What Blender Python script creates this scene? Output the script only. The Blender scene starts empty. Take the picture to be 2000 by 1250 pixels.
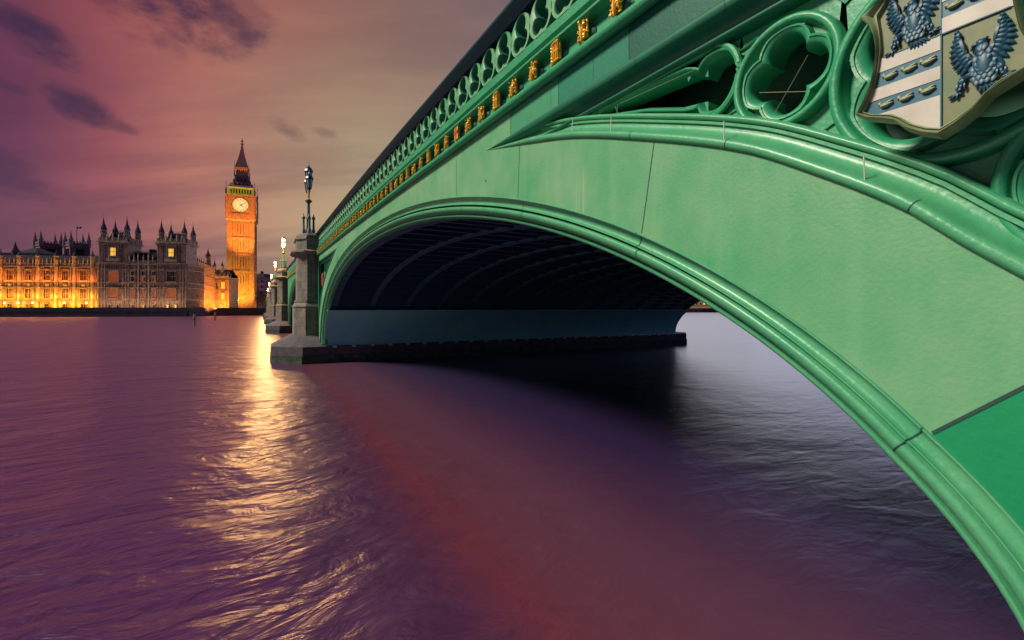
import bpy, bmesh, math, random
from math import sin, cos, pi, sqrt, radians, atan, atan2, degrees
from mathutils import Vector, Matrix
random.seed(7)
S = bpy.context.scene
COL = S.collection
# ------------------------------------------------------------------ camera
H = 2.96
YAW = radians(28.43)
RIGHT = Vector((cos(YAW), -sin(YAW), 0)); FWD = Vector((sin(YAW), cos(YAW), 0))
cd = bpy.data.cameras.new('camera'); cam = bpy.data.objects.new('camera', cd); COL.objects.link(cam)
cam.location = (0, 0, H); cam.rotation_euler = (pi/2, 0, -YAW)
cd.sensor_width = 36; cd.lens = 16.29; cd.shift_y = -22/2000; cd.clip_start = 0.05; cd.clip_end = 9000
S.camera = cam
# ------------------------------------------------------------------ render / exposure
S.render.engine = 'CYCLES'
S.cycles.use_denoising = True
S.cycles.max_bounces = 6
S.cycles.diffuse_bounces = 1
S.cycles.sample_clamp_indirect = 6
S.cycles.sample_clamp_direct = 0
S.view_settings.view_transform = 'Standard'; S.view_settings.look = 'None'
S.view_settings.exposure = 0; S.view_settings.gamma = 1
# ------------------------------------------------------------------ sky
def lin(r, g, b):
    f = lambda c: (c/255/12.92) if c/255 <= .04045 else ((c/255+.055)/1.055)**2.4
    return (f(r), f(g), f(b), 1)
W = bpy.data.worlds.new('World'); S.world = W; W.use_nodes = True
nt = W.node_tree; N = nt.nodes; L = nt.links; N.clear()
def nd(t, **k):
    n = N.new(t)
    for a, b in k.items(): setattr(n, a, b)
    return n
def mth(op, a, b=None, clamp=False):
    n = nd('ShaderNodeMath', operation=op, use_clamp=clamp)
    for i, v in enumerate((a, b)):
        if v is None: continue
        if isinstance(v, (int, float)): n.inputs[i].default_value = v
        else: L.new(v, n.inputs[i])
    return n.outputs[0]
tc = nd('ShaderNodeTexCoord')
vn = nd('ShaderNodeVectorMath', operation='NORMALIZE'); L.new(tc.outputs['Generated'], vn.inputs[0])
def dot(v):
    n = nd('ShaderNodeVectorMath', operation='DOT_PRODUCT'); L.new(vn.outputs[0], n.inputs[0]); n.inputs[1].default_value = v
    return n.outputs['Value']
dr, df, dz = dot(RIGHT), dot(FWD), dot((0, 0, 1))
az = mth('MULTIPLY', mth('ARCTAN2', dr, df), 180/pi)
el = mth('MULTIPLY', mth('ARCSINE', dz), 180/pi)
def ramp(pts, fac):
    r = nd('ShaderNodeValToRGB'); e = r.color_ramp.elements
    while len(e) > 1: e.remove(e[-1])
    e[0].position = pts[0][0]; e[0].color = pts[0][1]
    for p, c in pts[1:]:
        x = e.new(p); x.color = c
    L.new(fac, r.inputs[0]); return r.outputs[0]
azn = mth('ADD', mth('DIVIDE', az, 360), .5)
A = lambda d: d/360+.5
hor = ramp([(A(-180), lin(40,84,112)), (A(-110), lin(60,42,76)), (A(-55), lin(92,50,84)), (A(-46), lin(118,68,88)), (A(-38), lin(138,86,94)),
            (A(-30), lin(140,104,98)), (A(-22), lin(146,132,108)), (A(-8), lin(176,166,142)), (A(12), (1.2,1.2,1.2,1)), (A(50), (.85,.92,1.45,1)), (A(85), lin(130,145,190)), (A(125), lin(40,70,104)), (A(180), lin(40,84,112))], azn)
mid = ramp([(A(-180), lin(28,60,88)), (A(-110), lin(54,42,78)), (A(-55), lin(98,44,76)), (A(-47), lin(106,50,80)), (A(-41), lin(150,80,88)), (A(-34), lin(180,116,100)),
            (A(-27), lin(172,132,108)), (A(-18), lin(166,146,116)), (A(-5), lin(160,138,118)), (A(20), (1.15,1.15,1.25,1)), (A(52), (.8,.84,1.35,1)), (A(75), lin(120,130,175)), (A(110), lin(34,50,88)), (A(180), lin(28,60,88))], azn)
top = ramp([(A(-180), lin(22,36,64)), (A(-100), lin(48,38,78)), (A(-50), lin(112,50,72)), (A(-42), lin(148,74,78)), (A(-34), lin(164,94,84)), (A(-25), lin(158,106,92)),
            (A(-12), lin(142,112,98)), (A(10), lin(120,108,115)), (A(60), lin(80,90,130)), (A(110), lin(30,46,80)), (A(180), lin(22,36,64))], azn)
zen = nd('ShaderNodeRGB'); zen.outputs[0].default_value = lin(30, 24, 74)
# streaky cloud texture on a flat cloud deck
comb = nd('ShaderNodeCombineXYZ')
den = mth('ADD', mth('MAXIMUM', dz, 0), .24)
L.new(mth('DIVIDE', dr, den), comb.inputs[0]); L.new(mth('DIVIDE', df, den), comb.inputs[1])
mp = nd('ShaderNodeMapping'); mp.inputs['Rotation'].default_value = (0, 0, radians(-28)); mp.inputs['Scale'].default_value = (.35, 1.25, 1)
L.new(comb.outputs[0], mp.inputs[0])
ns = nd('ShaderNodeTexNoise'); ns.inputs['Scale'].default_value = 1.3; ns.inputs['Detail'].default_value = 8; ns.inputs['Roughness'].default_value = .55; ns.inputs['Distortion'].default_value = .6
L.new(mp.outputs[0], ns.inputs[0])
nf = mth('SUBTRACT', ns.outputs[0], .5)
ns2 = nd('ShaderNodeTexNoise'); ns2.inputs['Scale'].default_value = 5; ns2.inputs['Detail'].default_value = 7; ns2.inputs['Roughness'].default_value = .6; L.new(mp.outputs[0], ns2.inputs[0])
elw = mth('ADD', el, mth('MULTIPLY', nf, 22))
def mix(f, a, b, bt='MIX'):
    n = nd('ShaderNodeMix', data_type='RGBA', blend_type=bt)
    for s, v in ((n.inputs[0], f), (n.inputs[6], a), (n.inputs[7], b)):
        if isinstance(v, (int, float)): s.default_value = v
        elif isinstance(v, tuple): s.default_value = v
        else: L.new(v, s)
    return n.outputs[2]
def sm(x, a, b):
    n = nd('ShaderNodeMapRange', interpolation_type='SMOOTHSTEP'); L.new(x, n.inputs[0]); n.inputs[1].default_value = a; n.inputs[2].default_value = b
    return n.outputs[0]
c = mix(sm(elw, 2, 15), hor, mid); c = mix(sm(elw, 17, 30), c, top); c = mix(sm(mth('SUBTRACT', el, mth('MULTIPLY', sm(az, -45, -10), 6)), 25, 44), c, zen.outputs[0])
c = mix(1.0, c, mix(sm(mth('ADD', nf, mth('MULTIPLY', mth('SUBTRACT', ns2.outputs[0], .5), .32)), -.24, .24), (.74, .68, .80, 1), (1.22, 1.26, 1.18, 1)), 'MULTIPLY')
# distinct dark clouds, blobs of (azimuth, elevation, half widths, tilt)
nb = nd('ShaderNodeTexNoise'); nb.inputs['Scale'].default_value = 13; nb.inputs['Detail'].default_value = 7; nb.inputs['Roughness'].default_value = .6
mp2 = nd('ShaderNodeMapping'); mp2.inputs['Scale'].default_value = (1, 1, 1.9); L.new(vn.outputs[0], mp2.inputs[0]); L.new(mp2.outputs[0], nb.inputs[0])
nn = mth('MULTIPLY', mth('SUBTRACT', nb.outputs[0], .5), 3.4)
cl = None
for (px, py, wx, wy, st) in ((330, 5, 190, 108, 1.0), (440, 30, 110, 60, .8), (55, 60, 110, 52, .9), (0, 340, 190, 60, .55), (165, 212, 80, 38, .8), (230, 245, 50, 16, .5), (565, 252, 42, 20, .45), (630, 258, 35, 10, .3), (475, 15, 70, 40, .4), (20, 170, 50, 14, .4), (330, 85, 60, 28, .6)):
    a0 = degrees(atan((px-1000)/905)); e0 = degrees(atan((603-py)/905*cos(radians(a0))))
    ww = degrees(wx/905*cos(radians(a0))**2); hh = degrees(wy/905*cos(radians(a0))*cos(radians(e0))**2)
    dx = mth('DIVIDE', mth('SUBTRACT', az, a0), ww); dy = mth('DIVIDE', mth('SUBTRACT', el, e0), hh)
    dy = mth('ADD', dy, mth('MULTIPLY', dx, .35))
    q = mth('ADD', mth('MULTIPLY', dx, dx), mth('MULTIPLY', dy, dy))
    v = mth('MULTIPLY', sm(mth('ADD', q, nn), 1.15, -.35), st)
    cl = v if cl is None else mth('MAXIMUM', cl, v)
c = mix(cl, c, lin(56, 32, 66))
c = mix(sm(el, 0, -8), c, lin(40, 35, 60))
sky = nd('ShaderNodeTexSky', sky_type='NISHITA'); sky.sun_disc = False; sky.sun_elevation = radians(4); sky.sun_rotation = radians(-95)
skm = mix(1.0, sky.outputs[0], (.012, .012, .012, 1), 'MULTIPLY')
cc = mix(1.0, c, skm, 'ADD')
bg = nd('ShaderNodeBackground'); bg.inputs[1].default_value = 1.0; L.new(cc, bg.inputs[0])
wo = nd('ShaderNodeOutputWorld'); L.new(bg.outputs[0], wo.inputs[0])
# ------------------------------------------------------------------ sun
sd = bpy.data.lights.new('sun', 'SUN'); sd.energy = 4.3; sd.angle = radians(14); sd.color = (1, .90, .72)
sun = bpy.data.objects.new('sun', sd); COL.objects.link(sun)
sun.rotation_euler = Vector((-.70, .20, .62)).to_track_quat('Z', 'Y').to_euler()

# ------------------------------------------------------------------ materials
MATS = {}
def mat(name, col, rough=.6, metal=0, col2=None, nscale=3, bump=0, bscale=30, emit=None, estr=0, streak=0, spec=.5, stretch=(1, 1, 1), coat=0, thr=(.35, .65), spots=False):
    m = bpy.data.materials.new(name); m.use_nodes = True
    t = m.node_tree; p = t.nodes['Principled BSDF']; lk = t.links
    p.inputs['Base Color'].default_value = (*col, 1); p.inputs['Roughness'].default_value = rough
    p.inputs['Metallic'].default_value = metal; p.inputs['Specular IOR Level'].default_value = spec
    p.inputs['Coat Weight'].default_value = coat; p.inputs['Coat Roughness'].default_value = .25
    g = t.nodes.new('ShaderNodeTexCoord'); mpn = t.nodes.new('ShaderNodeMapping'); mpn.inputs['Scale'].default_value = stretch
    lk.new(g.outputs['Object'], mpn.inputs[0])
    if col2:
        n = t.nodes.new('ShaderNodeTexNoise'); n.inputs['Scale'].default_value = nscale; n.inputs['Detail'].default_value = 8; n.inputs['Roughness'].default_value = .65
        lk.new(mpn.outputs[0], n.inputs[0])
        mr = t.nodes.new('ShaderNodeMapRange'); mr.inputs[1].default_value = thr[0]; mr.inputs[2].default_value = thr[1]; lk.new(n.outputs[0], mr.inputs[0])
        mx = t.nodes.new('ShaderNodeMix'); mx.data_type = 'RGBA'; mx.inputs[6].default_value = (*col, 1); mx.inputs[7].default_value = (*col2, 1)
        lk.new(mr.outputs[0], mx.inputs[0]); last = mx.outputs[2]
        if streak:
            ms = t.nodes.new('ShaderNodeMapping'); ms.inputs['Scale'].default_value = (5, 5, .25); lk.new(g.outputs['Object'], ms.inputs[0])
            n2 = t.nodes.new('ShaderNodeTexNoise'); n2.inputs['Scale'].default_value = 1.6; n2.inputs['Detail'].default_value = 4; lk.new(ms.outputs[0], n2.inputs[0])
            m2 = t.nodes.new('ShaderNodeMapRange'); m2.inputs[1].default_value = .5; m2.inputs[2].default_value = .75; m2.inputs[4].default_value = streak; lk.new(n2.outputs[0], m2.inputs[0])
            mx2 = t.nodes.new('ShaderNodeMix'); mx2.data_type = 'RGBA'; lk.new(m2.outputs[0], mx2.inputs[0]); lk.new(last, mx2.inputs[6])
            mx2.inputs[7].default_value = (*[min(1, x*1.5+.03) for x in col2], 1); last = mx2.outputs[2]
        if spots:
            n3 = t.nodes.new('ShaderNodeTexNoise'); n3.inputs['Scale'].default_value = 7; n3.inputs['Detail'].default_value = 3; lk.new(g.outputs['Object'], n3.inputs[0])
            m3 = t.nodes.new('ShaderNodeMapRange'); m3.inputs[1].default_value = .735; m3.inputs[2].default_value = .76; lk.new(n3.outputs[0], m3.inputs[0])
            x3 = t.nodes.new('ShaderNodeMix'); x3.data_type = 'RGBA'; x3.inputs[7].default_value = (.06, .10, .05, 1); lk.new(m3.outputs[0], x3.inputs[0]); lk.new(last, x3.inputs[6]); last = x3.outputs[2]
            ms = t.nodes.new('ShaderNodeMapping'); ms.inputs['Scale'].default_value = (9, 9, .35); ms.inputs['Rotation'].default_value = (.06, 0, 0); lk.new(g.outputs['Object'], ms.inputs[0])
            n4 = t.nodes.new('ShaderNodeTexNoise'); n4.inputs['Scale'].default_value = 1.3; n4.inputs['Detail'].default_value = 2; lk.new(ms.outputs[0], n4.inputs[0])
            m4 = t.nodes.new('ShaderNodeMapRange'); m4.inputs[1].default_value = .70; m4.inputs[2].default_value = .74; m4.inputs[4].default_value = .45; lk.new(n4.outputs[0], m4.inputs[0])
            x4 = t.nodes.new('ShaderNodeMix'); x4.data_type = 'RGBA'; x4.inputs[7].default_value = (.34, .46, .28, 1); lk.new(m4.outputs[0], x4.inputs[0]); lk.new(last, x4.inputs[6]); last = x4.outputs[2]
        lk.new(last, p.inputs['Base Color'])
        rr = t.nodes.new('ShaderNodeMapRange'); rr.inputs[3].default_value = rough*.85; rr.inputs[4].default_value = min(1, rough*1.2); lk.new(n.outputs[0], rr.inputs[0]); lk.new(rr.outputs[0], p.inputs['Roughness'])
    if bump:
        nb = t.nodes.new('ShaderNodeTexNoise'); nb.inputs['Scale'].default_value = bscale; nb.inputs['Detail'].default_value = 5; lk.new(mpn.outputs[0], nb.inputs[0])
        b = t.nodes.new('ShaderNodeBump'); b.inputs['Strength'].default_value = bump; b.inputs['Distance'].default_value = .02; lk.new(nb.outputs[0], b.inputs['Height']); lk.new(b.outputs[0], p.inputs['Normal'])
    if emit:
        p.inputs['Emission Color'].default_value = (*emit, 1); p.inputs['Emission Strength'].default_value = estr
    MATS[name] = m; return m
GREEN = mat('green_paint', (.060, .330, .150), .45, col2=(.175, .385, .205), nscale=.9, bump=.16, bscale=40, streak=.10, spots=True)
GREEN2 = mat('green_paint_deep_falloff', (.003, .225, .09), .5, col2=(.006, .27, .11), nscale=1.3, spec=.3, bump=.16, bscale=22)  # deeper green of the lower plate, partly light fall-off put into the colour
GREEN3 = mat('green_fascia_shade', (.001, .062, .055), .55, col2=(.002, .085, .066), nscale=1.5, bump=.1, bscale=34, spec=.25)  # darkest fascia tint, light fall-off painted into the green
GREEN4 = mat('green_fascia_shade_mid', (.004, .14, .09), .5, col2=(.008, .17, .10), nscale=1.5, bump=.1, bscale=34, spec=.3)  # middle step of the painted fascia fall-off, unused
GREENU = mat('green_upper_shade', (.002, .105, .062), .46, spec=.4, col2=(.004, .14, .075), nscale=4)  # dark copy of the iron green, shade of the downward-facing frame painted in
GREENI = mat('green_inner_rib_shade', (.02, .13, .07), .6, col2=(.03, .18, .09), nscale=3)  # green darkened so the tracery openings look shaded
GREENR = mat('green_rim_highlight', (.055, .34, .165), .40, coat=.2, col2=(.09, .38, .19), nscale=4, bump=.2, bscale=26)  # paler copy of the iron green, roll highlights put into the colour
GREEND = mat('green_cast_iron', (.018, .27, .125), .42, coat=.12, col2=(.035, .32, .15), nscale=4, bump=.2, bscale=26)
GREENW = mat('green_reveal_shade', (.018, .15, .10), .45, col2=(.03, .19, .12), nscale=4)  # darker green painting the shade inside the parapet openings
TEAL = mat('teal_iron', (.03, .13, .12), .45, col2=(.05, .19, .16), nscale=5, bump=.1)
RAILM = mat('dark_rail', (.006, .06, .10), .35, col2=(.02, .05, .08), nscale=3)
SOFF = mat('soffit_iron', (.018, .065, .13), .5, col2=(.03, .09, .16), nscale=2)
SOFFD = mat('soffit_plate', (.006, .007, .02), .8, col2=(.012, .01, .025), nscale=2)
LIN = mat('lining_paint', (.15, .55, .66), .5, col2=(.26, .60, .62), nscale=.8, bump=.1, bscale=8)
SEAM = mat('seam', (.01, .06, .05), .7)
GOLD = mat('gilding', (.95, .58, .08), .38, metal=.35, col2=(.85, .42, .03), nscale=24)
REDM = mat('red_enamel', (.6, .05, .08), .4)
STONE = mat('pier_granite', (.11, .10, .10), .85, col2=(.24, .215, .17), nscale=2.5, bump=.5, bscale=12, streak=.25)
STONED = mat('plinth_granite', (.060, .050, .075), .85, col2=(.13, .11, .115), nscale=3, bump=.6, bscale=9)
MOSS = mat('moss_stone', (.012, .05, .02), .9, col2=(.10, .09, .10), nscale=2.2, bump=.8, bscale=14, thr=(.42, .6))
WHITE = mat('white_enamel', (.56, .52, .47), .5, col2=(.44, .42, .37), nscale=6)
BLUE = mat('blue_enamel', (.006, .10, .17), .42, col2=(.01, .13, .19), nscale=8)
NAVY = mat('navy_enamel', (.003, .05, .105), .42, col2=(.006, .08, .13), nscale=25)
TAN = mat('tan_enamel', (.17, .18, .085), .5, col2=(.11, .17, .09), nscale=9, thr=(.4, .62))
RIM = mat('shield_rim', (.24, .32, .17), .45, col2=(.16, .19, .09), nscale=7)
BIRD = mat('bird_enamel', (.33, .38, .22), .5)
HSTONE = mat('limestone', (.52, .37, .20), .9, col2=(.34, .21, .11), nscale=1.3, stretch=(1, 1, .5), bump=.3, bscale=3, thr=(.4, .6))
HSTONE2 = mat('pale_limestone', (.46, .36, .28), .9, col2=(.22, .16, .15), nscale=1.3, stretch=(1, 1, .5), bump=.3, bscale=3, thr=(.4, .62))
PURP = mat('far_stone', (.15, .085, .13), .95, col2=(.20, .11, .15), nscale=.5)
DARKST = mat('dark_stone', (.045, .035, .07), .9, col2=(.08, .06, .09), nscale=.4, spec=.2)
BRN = mat('shadowed_stone', (.16, .06, .025), .9)
SPIRE = mat('spire_tiles', (.17, .12, .16), .9, col2=(.24, .17, .20), nscale=.8, spec=.1)
SLATE = mat('slate_roof', (.032, .026, .042), .95, col2=(.05, .038, .05), nscale=1.2, spec=.05)
SLATED = mat('dark_slate', (.022, .025, .05), .95, col2=(.04, .035, .06), nscale=1, spec=.1)
GLASSD = mat('dark_pane', (.018, .008, .02), .7, spec=.1)
GLASSL = mat('lit_pane', (.2, .06, .03), .6, emit=(1, .20, .05), estr=.26)
GLASSY = mat('bright_lit_pane', (.6, .4, .05), .5, emit=(1, .55, .06), estr=1.3)
GLOW = mat('lamp_glow', (1, .8, .4), .5, emit=(1, .58, .20), estr=30)
GLOWS = mat('small_lamp_glow', (1, .8, .4), .5, emit=(1, .66, .25), estr=14)
LGLASS = mat('lantern_glass', (.20, .32, .34), .3, col2=(.26, .34, .40), nscale=3)
DIAL = mat('clock_dial', (.5, .5, .3), .5, emit=(.95, .88, .38), estr=.62)
BLACK = mat('black_iron', (.02, .015, .02), .5)
DIALMARK = mat('dial_marks', (.28, .18, .05), .6)
BELF = mat('belfry_stone_glow', (.45, .45, .12), .8, emit=(.5, .55, .02), estr=.28)  # stone made to glow in place of the green lamps inside the belfry
WOOD = mat('post_timber', (.36, .24, .16), .8, col2=(.25, .16, .12), nscale=4)
BARK = mat('bark', (.08, .05, .04), .9)
LEAFL = mat('leaves_yellow_green', (.30, .26, .05), .8)
LEAFD = mat('leaves_dark', (.05, .035, .06), .9)
GROUND = mat('paving', (.16, .12, .12), .9, col2=(.10, .09, .10), nscale=.5)
FARB = mat('warm_stone', (.55, .34, .16), .8, col2=(.40, .26, .18), nscale=.6)
FLAGM = mat('flag_cloth', (.07, .04, .12), .8)
WIRE = mat('wire', (.45, .42, .33), .5)

# ------------------------------------------------------------------ mesh helpers
class MB:
    def __init__(s): s.v = []; s.f = []; s.m = []
    def face(s, idx, m=0): s.f.append(tuple(idx)); s.m.append(m)
    def poly(s, pts, m=0):
        b = len(s.v); s.v += [tuple(p) for p in pts]; s.face(range(b, b+len(pts)), m)
    def box(s, x0, x1, y0, y1, z0, z1, m=0):
        b = len(s.v)
        s.v += [(x0,y0,z0),(x1,y0,z0),(x1,y1,z0),(x0,y1,z0),(x0,y0,z1),(x1,y0,z1),(x1,y1,z1),(x0,y1,z1)]
        for q in ((0,3,2,1),(4,5,6,7),(0,1,5,4),(1,2,6,5),(2,3,7,6),(3,0,4,7)): s.face([b+i for i in q], m)
    def prism(s, pts, z0, z1, m=0, top=None, cap=True):
        # pts: plan polygon ; top: optional plan polygon for the top
        b = len(s.v); n = len(pts); top = top or pts
        s.v += [(x, y, z0) for x, y in pts] + [(x, y, z1) for x, y in top]
        for i in range(n): j = (i+1) % n; s.face((b+i, b+j, b+n+j, b+n+i), m)
        if cap: s.face(range(b+n, b+2*n), m); s.face(range(b+n-1, b-1, -1), m)
    def grid(s, rows, m=0, close=False):
        b = len(s.v); w = len(rows[0]); ml = m if isinstance(m, list) else None
        for r in rows: s.v += [tuple(p) for p in r]
        for i in range(len(rows)-1):
            for j in range(w if close else w-1):
                k = (j+1) % w
                s.face((b+i*w+j, b+i*w+k, b+(i+1)*w+k, b+(i+1)*w+j), ml[j] if ml else m)
    def lathe(s, prof, cx, cy, z0=0, seg=12, m=0, sq=False):
        rows = []
        for r, z in prof:
            rows.append([(cx+r*cos(2*pi*(j+.5)/seg), cy+r*sin(2*pi*(j+.5)/seg), z0+z) for j in range(seg)])
        s.grid(rows, m, True)
    def tube(s, pts, r, seg=6, m=0, closed=False):
        pts = [Vector(p) for p in pts]; n = len(pts); rows = []
        for i, p in enumerate(pts):
            a = pts[i-1] if (i or closed) else pts[i]; c2 = pts[(i+1) % n] if (i < n-1 or closed) else pts[i]
            t = (c2-a).normalized(); u = t.cross(Vector((0, 0, 1)))
            if u.length < .05: u = t.cross(Vector((1, 0, 0)))
            u.normalize(); w = t.cross(u)
            rr = r[i] if isinstance(r, (list, tuple)) else r
            rows.append([p+u*rr*cos(2*pi*k/seg)+w*rr*sin(2*pi*k/seg) for k in range(seg)])
        if closed: rows.append(rows[0])
        s.grid(rows, m, True)
    def blade(s, p0, p1, w, th, m=0, up=Vector((-1, 0, 0)), seg=6):
        # tapered flattened feather/limb from p0 to p1; 'up' is the relief direction
        p0 = Vector(p0); p1 = Vector(p1); t = (p1-p0); ln = t.length; t = t/ln if ln else Vector((0, 0, 1))
        u = t.cross(up).normalized(); rows = []
        for k in range(6):
            q = k/5; rr = max(.05, sin(pi*(.12+.83*q))**.6)
            rows.append([p0+t*ln*q+u*w*.5*rr*cos(2*pi*j/seg)+up*th*rr*sin(2*pi*j/seg) for j in range(seg)])
        s.grid(rows, m, True)
        b = len(s.v); s.face(range(b-seg, b), m)
    def ball(s, c, r, m=0, seg=8, rings=5):
        r = r if isinstance(r, (tuple, list)) else (r, r, r)
        rows = [[(c[0]+r[0]*sin(pi*i/rings)*cos(2*pi*j/seg), c[1]+r[1]*sin(pi*i/rings)*sin(2*pi*j/seg), c[2]+r[2]*cos(pi*i/rings)) for j in range(seg)] for i in range(rings+1)]
        s.grid(rows, m, True)
    def build(s, name, mats, parent=None, smooth=35, loc=None):
        me = bpy.data.meshes.new(name); me.from_pydata(s.v, [], s.f)
        mats = mats if isinstance(mats, (list, tuple)) else [mats]
        for x in mats: me.materials.append(x)
        if len(mats) > 1: me.polygons.foreach_set('material_index', s.m)
        bm = bmesh.new(); bm.from_mesh(me); bmesh.ops.remove_doubles(bm, verts=bm.verts, dist=1e-5); bmesh.ops.recalc_face_normals(bm, faces=bm.faces); bm.to_mesh(me); bm.free()
        if smooth:
            me.shade_smooth(); me.set_sharp_from_angle(angle=radians(smooth))
        o = bpy.data.objects.new(name, me); COL.objects.link(o)
        if parent: o.parent = parent
        if loc: o.location = loc
        return o
def tag(o, label=None, cat=None, group=None, kind=None):
    if label: o['label'] = label
    if cat: o['category'] = cat
    if group: o['group'] = group
    if kind: o['kind'] = kind
    return o
def empty(name, loc=(0, 0, 0), rz=0, **k):
    o = bpy.data.objects.new(name, None); COL.objects.link(o); o.location = loc; o.rotation_euler = (0, 0, rz); o.empty_display_size = .3
    return tag(o, **k)
def clone(o, parent=None, loc=None):
    c = o.copy(); COL.objects.link(c)
    if parent: c.parent = parent
    if loc is not None: c.location = loc
    return c
def clone_tree(o, loc, rz=None, parent=None):
    c = clone(o, parent, loc)
    if rz is not None: c.rotation_euler = (0, 0, rz)
    for ch in o.children:
        k = clone(ch, c)
        for g in ch.children: clone(g, k)
    return c
def interp(tab, x):
    if x <= tab[0][0]: (x0, y0), (x1, y1) = tab[0], tab[1]
    elif x >= tab[-1][0]: (x0, y0), (x1, y1) = tab[-2], tab[-1]
    else:
        for i in range(len(tab)-1):
            if tab[i][0] <= x <= tab[i+1][0]: (x0, y0), (x1, y1) = tab[i], tab[i+1]; break
    return y0+(y1-y0)*(x-x0)/(x1-x0)
def smooth_tab(tab):
    # Catmull-Rom resample
    out = []
    for i in range(len(tab)-1):
        p0 = tab[max(i-1, 0)]; p1 = tab[i]; p2 = tab[i+1]; p3 = tab[min(i+2, len(tab)-1)]
        for k in range(8):
            t = k/8; x = p1[0]+(p2[0]-p1[0])*t
            m1 = (p2[1]-p0[1])/(p2[0]-p0[0]); m2 = (p3[1]-p1[1])/(p3[0]-p1[0]); d = p2[0]-p1[0]
            h = (2*t**3-3*t*t+1)*p1[1]+(t**3-2*t*t+t)*d*m1+(-2*t**3+3*t*t)*p2[1]+(t**3-t*t)*d*m2
            out.append((x, h))
    out.append(tab[-1]); return out

# ------------------------------------------------------------------ the bridge
XF = 2.85            # plane of the iron face
XB = 30.0            # far face
CT = smooth_tab([(-6, 5.42), (0, 5.57), (3.13, 5.64), (4.8, 5.69), (8, 5.78), (10.2, 5.85), (14.3, 5.945), (19.6, 6.04), (25.8, 6.11), (29.6, 6.17), (64, 6.82), (102, 7.35), (128, 7.5), (160, 7.3), (200, 6.7), (250, 5.9)])
C = lambda y: interp(CT, y)
bridge = empty('iron_arch_bridge', (XF, 0, 0), label='long green cast iron arch bridge with gilded cornice crossing the river', cat='bridge')
bridge.location = (0, 0, 0)
YC, RA, RBZ, Z0 = 13.88, 13.55, 4.37, 1.02
def arch_pt(t, a=RA, b=RBZ, yc=YC, z0=Z0, tilt=.012):
    y = yc-a*cos(t); n = 2.1
    z = b*abs(sin(t))**(2/n) if sin(t) > 0 else 0
    ce = abs(cos(t))**(2/n)*(1 if cos(t) > 0 else -1)
    y = yc-a*ce
    return (y, z0+z+tilt*(y-yc)*min(1, z/1.5))
def arch_path(a, b, yc=YC, z0=Z0, n=96, tilt=.012): return [arch_pt(pi*i/n, a, b, yc, z0, tilt) for i in range(n+1)]
def arch_z(y, a=RA, b=RBZ, yc=YC, z0=Z0, tilt=.012):
    u = min(1, abs((y-yc)/a)); z = b*(1-u**2.1)**(1/2.1)
    return z0+z+tilt*(y-yc)*min(1, z/1.5)
def norms(path, closed=False):
    out = []; n = len(path)
    for i in range(n):
        a = path[i-1] if (i or closed) else path[i]; b = path[(i+1) % n] if (i < n-1 or closed) else path[i]
        dy, dz_ = b[0]-a[0], b[1]-a[1]; l = sqrt(dy*dy+dz_*dz_) or 1
        out.append((-dz_/l, dy/l))
    return out
def sweep(mb, path, prof, x0, sgn=1, m=0, closed=False, fade=None):
    """prof: list of (offset along the in-plane normal, depth into +X)"""
    nn_ = norms(path, closed); rows = []
    for (y, z), (ny, nz) in zip(path, nn_):
        k = fade(y) if fade else 1
        rows.append([(x0+dx*k, y+ny*o*sgn*k, z+nz*o*sgn*k) for o, dx in prof])
    if closed: rows.append(rows[0])
    mb.grid(rows, m)
def arc(cx, cy, r, a0, a1, n=6): return [(cx+r*cos(radians(a0+(a1-a0)*i/n)), cy+r*sin(radians(a0+(a1-a0)*i/n))) for i in range(n+1)]
# extrados of the near (right) spandrel and its mirror
EXT = smooth_tab([(-.6, 1.6), (0, 2.38), (.35, 2.78), (.70, 3.09), (.89, 3.25), (1.12, 3.46), (1.52, 3.73), (2.0, 4.01), (2.78, 4.33), (3.9, 4.72), (5.02, 5.0), (6.12, 5.25)])
ext_near = lambda y: interp(EXT, y)
ext_far = lambda y: interp(EXT, 27.76-y)+.17
up_edge = lambda y: C(y)-.49
# apex positions
def apex(f, lo, hi):
    for _ in range(40):
        m_ = (lo+hi)/2
        if f(m_): lo = m_
        else: hi = m_
    return (lo+hi)/2
YA = apex(lambda y: ext_near(y) < up_edge(y), 3, 8)
YB = 27.76-apex(lambda u: ext_far(27.76-u) < up_edge(27.76-u), 3, 8)
# face plates -------------------------------------------------------
ZTOP = lambda y: C(y)-.17
mb = MB()
ys = [YA+(YB-YA)*i/80 for i in range(81)]
mb.grid([[(XF, y, arch_z(y)+.0), (XF, y, ZTOP(y)), (XF+.05, y, ZTOP(y))] for y in ys])
yn = [-.3+(YA+.3)*i/60 for i in range(61)]
gm_ = lambda n, c: mat(n, c, .48, col2=tuple(x*1.2 for x in c), nscale=1.5, bump=.12, bscale=36, spec=.35)  # fascia tints darken plate by plate, light fall-off put into the colour
for ya_, yb_, gm, lb_ in ((-.3, 1.98, GREEN3, 'fascia plate above the shield with shade painted into its teal'), (1.99, 3.1, gm_('fascia_falloff_tint', (.003, .10, .07)), None), (3.1, 4.2, gm_('fascia_falloff_tint', (.012, .175, .105)), None), (4.2, 5.3, gm_('fascia_falloff_tint', (.045, .25, .135)), None), (5.3, YA, GREEN, None)):
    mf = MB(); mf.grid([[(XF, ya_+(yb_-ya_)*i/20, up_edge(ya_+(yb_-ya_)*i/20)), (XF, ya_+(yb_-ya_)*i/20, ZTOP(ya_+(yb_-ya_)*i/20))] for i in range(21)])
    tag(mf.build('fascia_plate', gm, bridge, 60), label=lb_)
yf = [YB+(28.4-YB)*i/30 for i in range(31)]
mb.grid([[(XF, y, up_edge(y)), (XF, y, ZTOP(y))] for y in yf])
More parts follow.
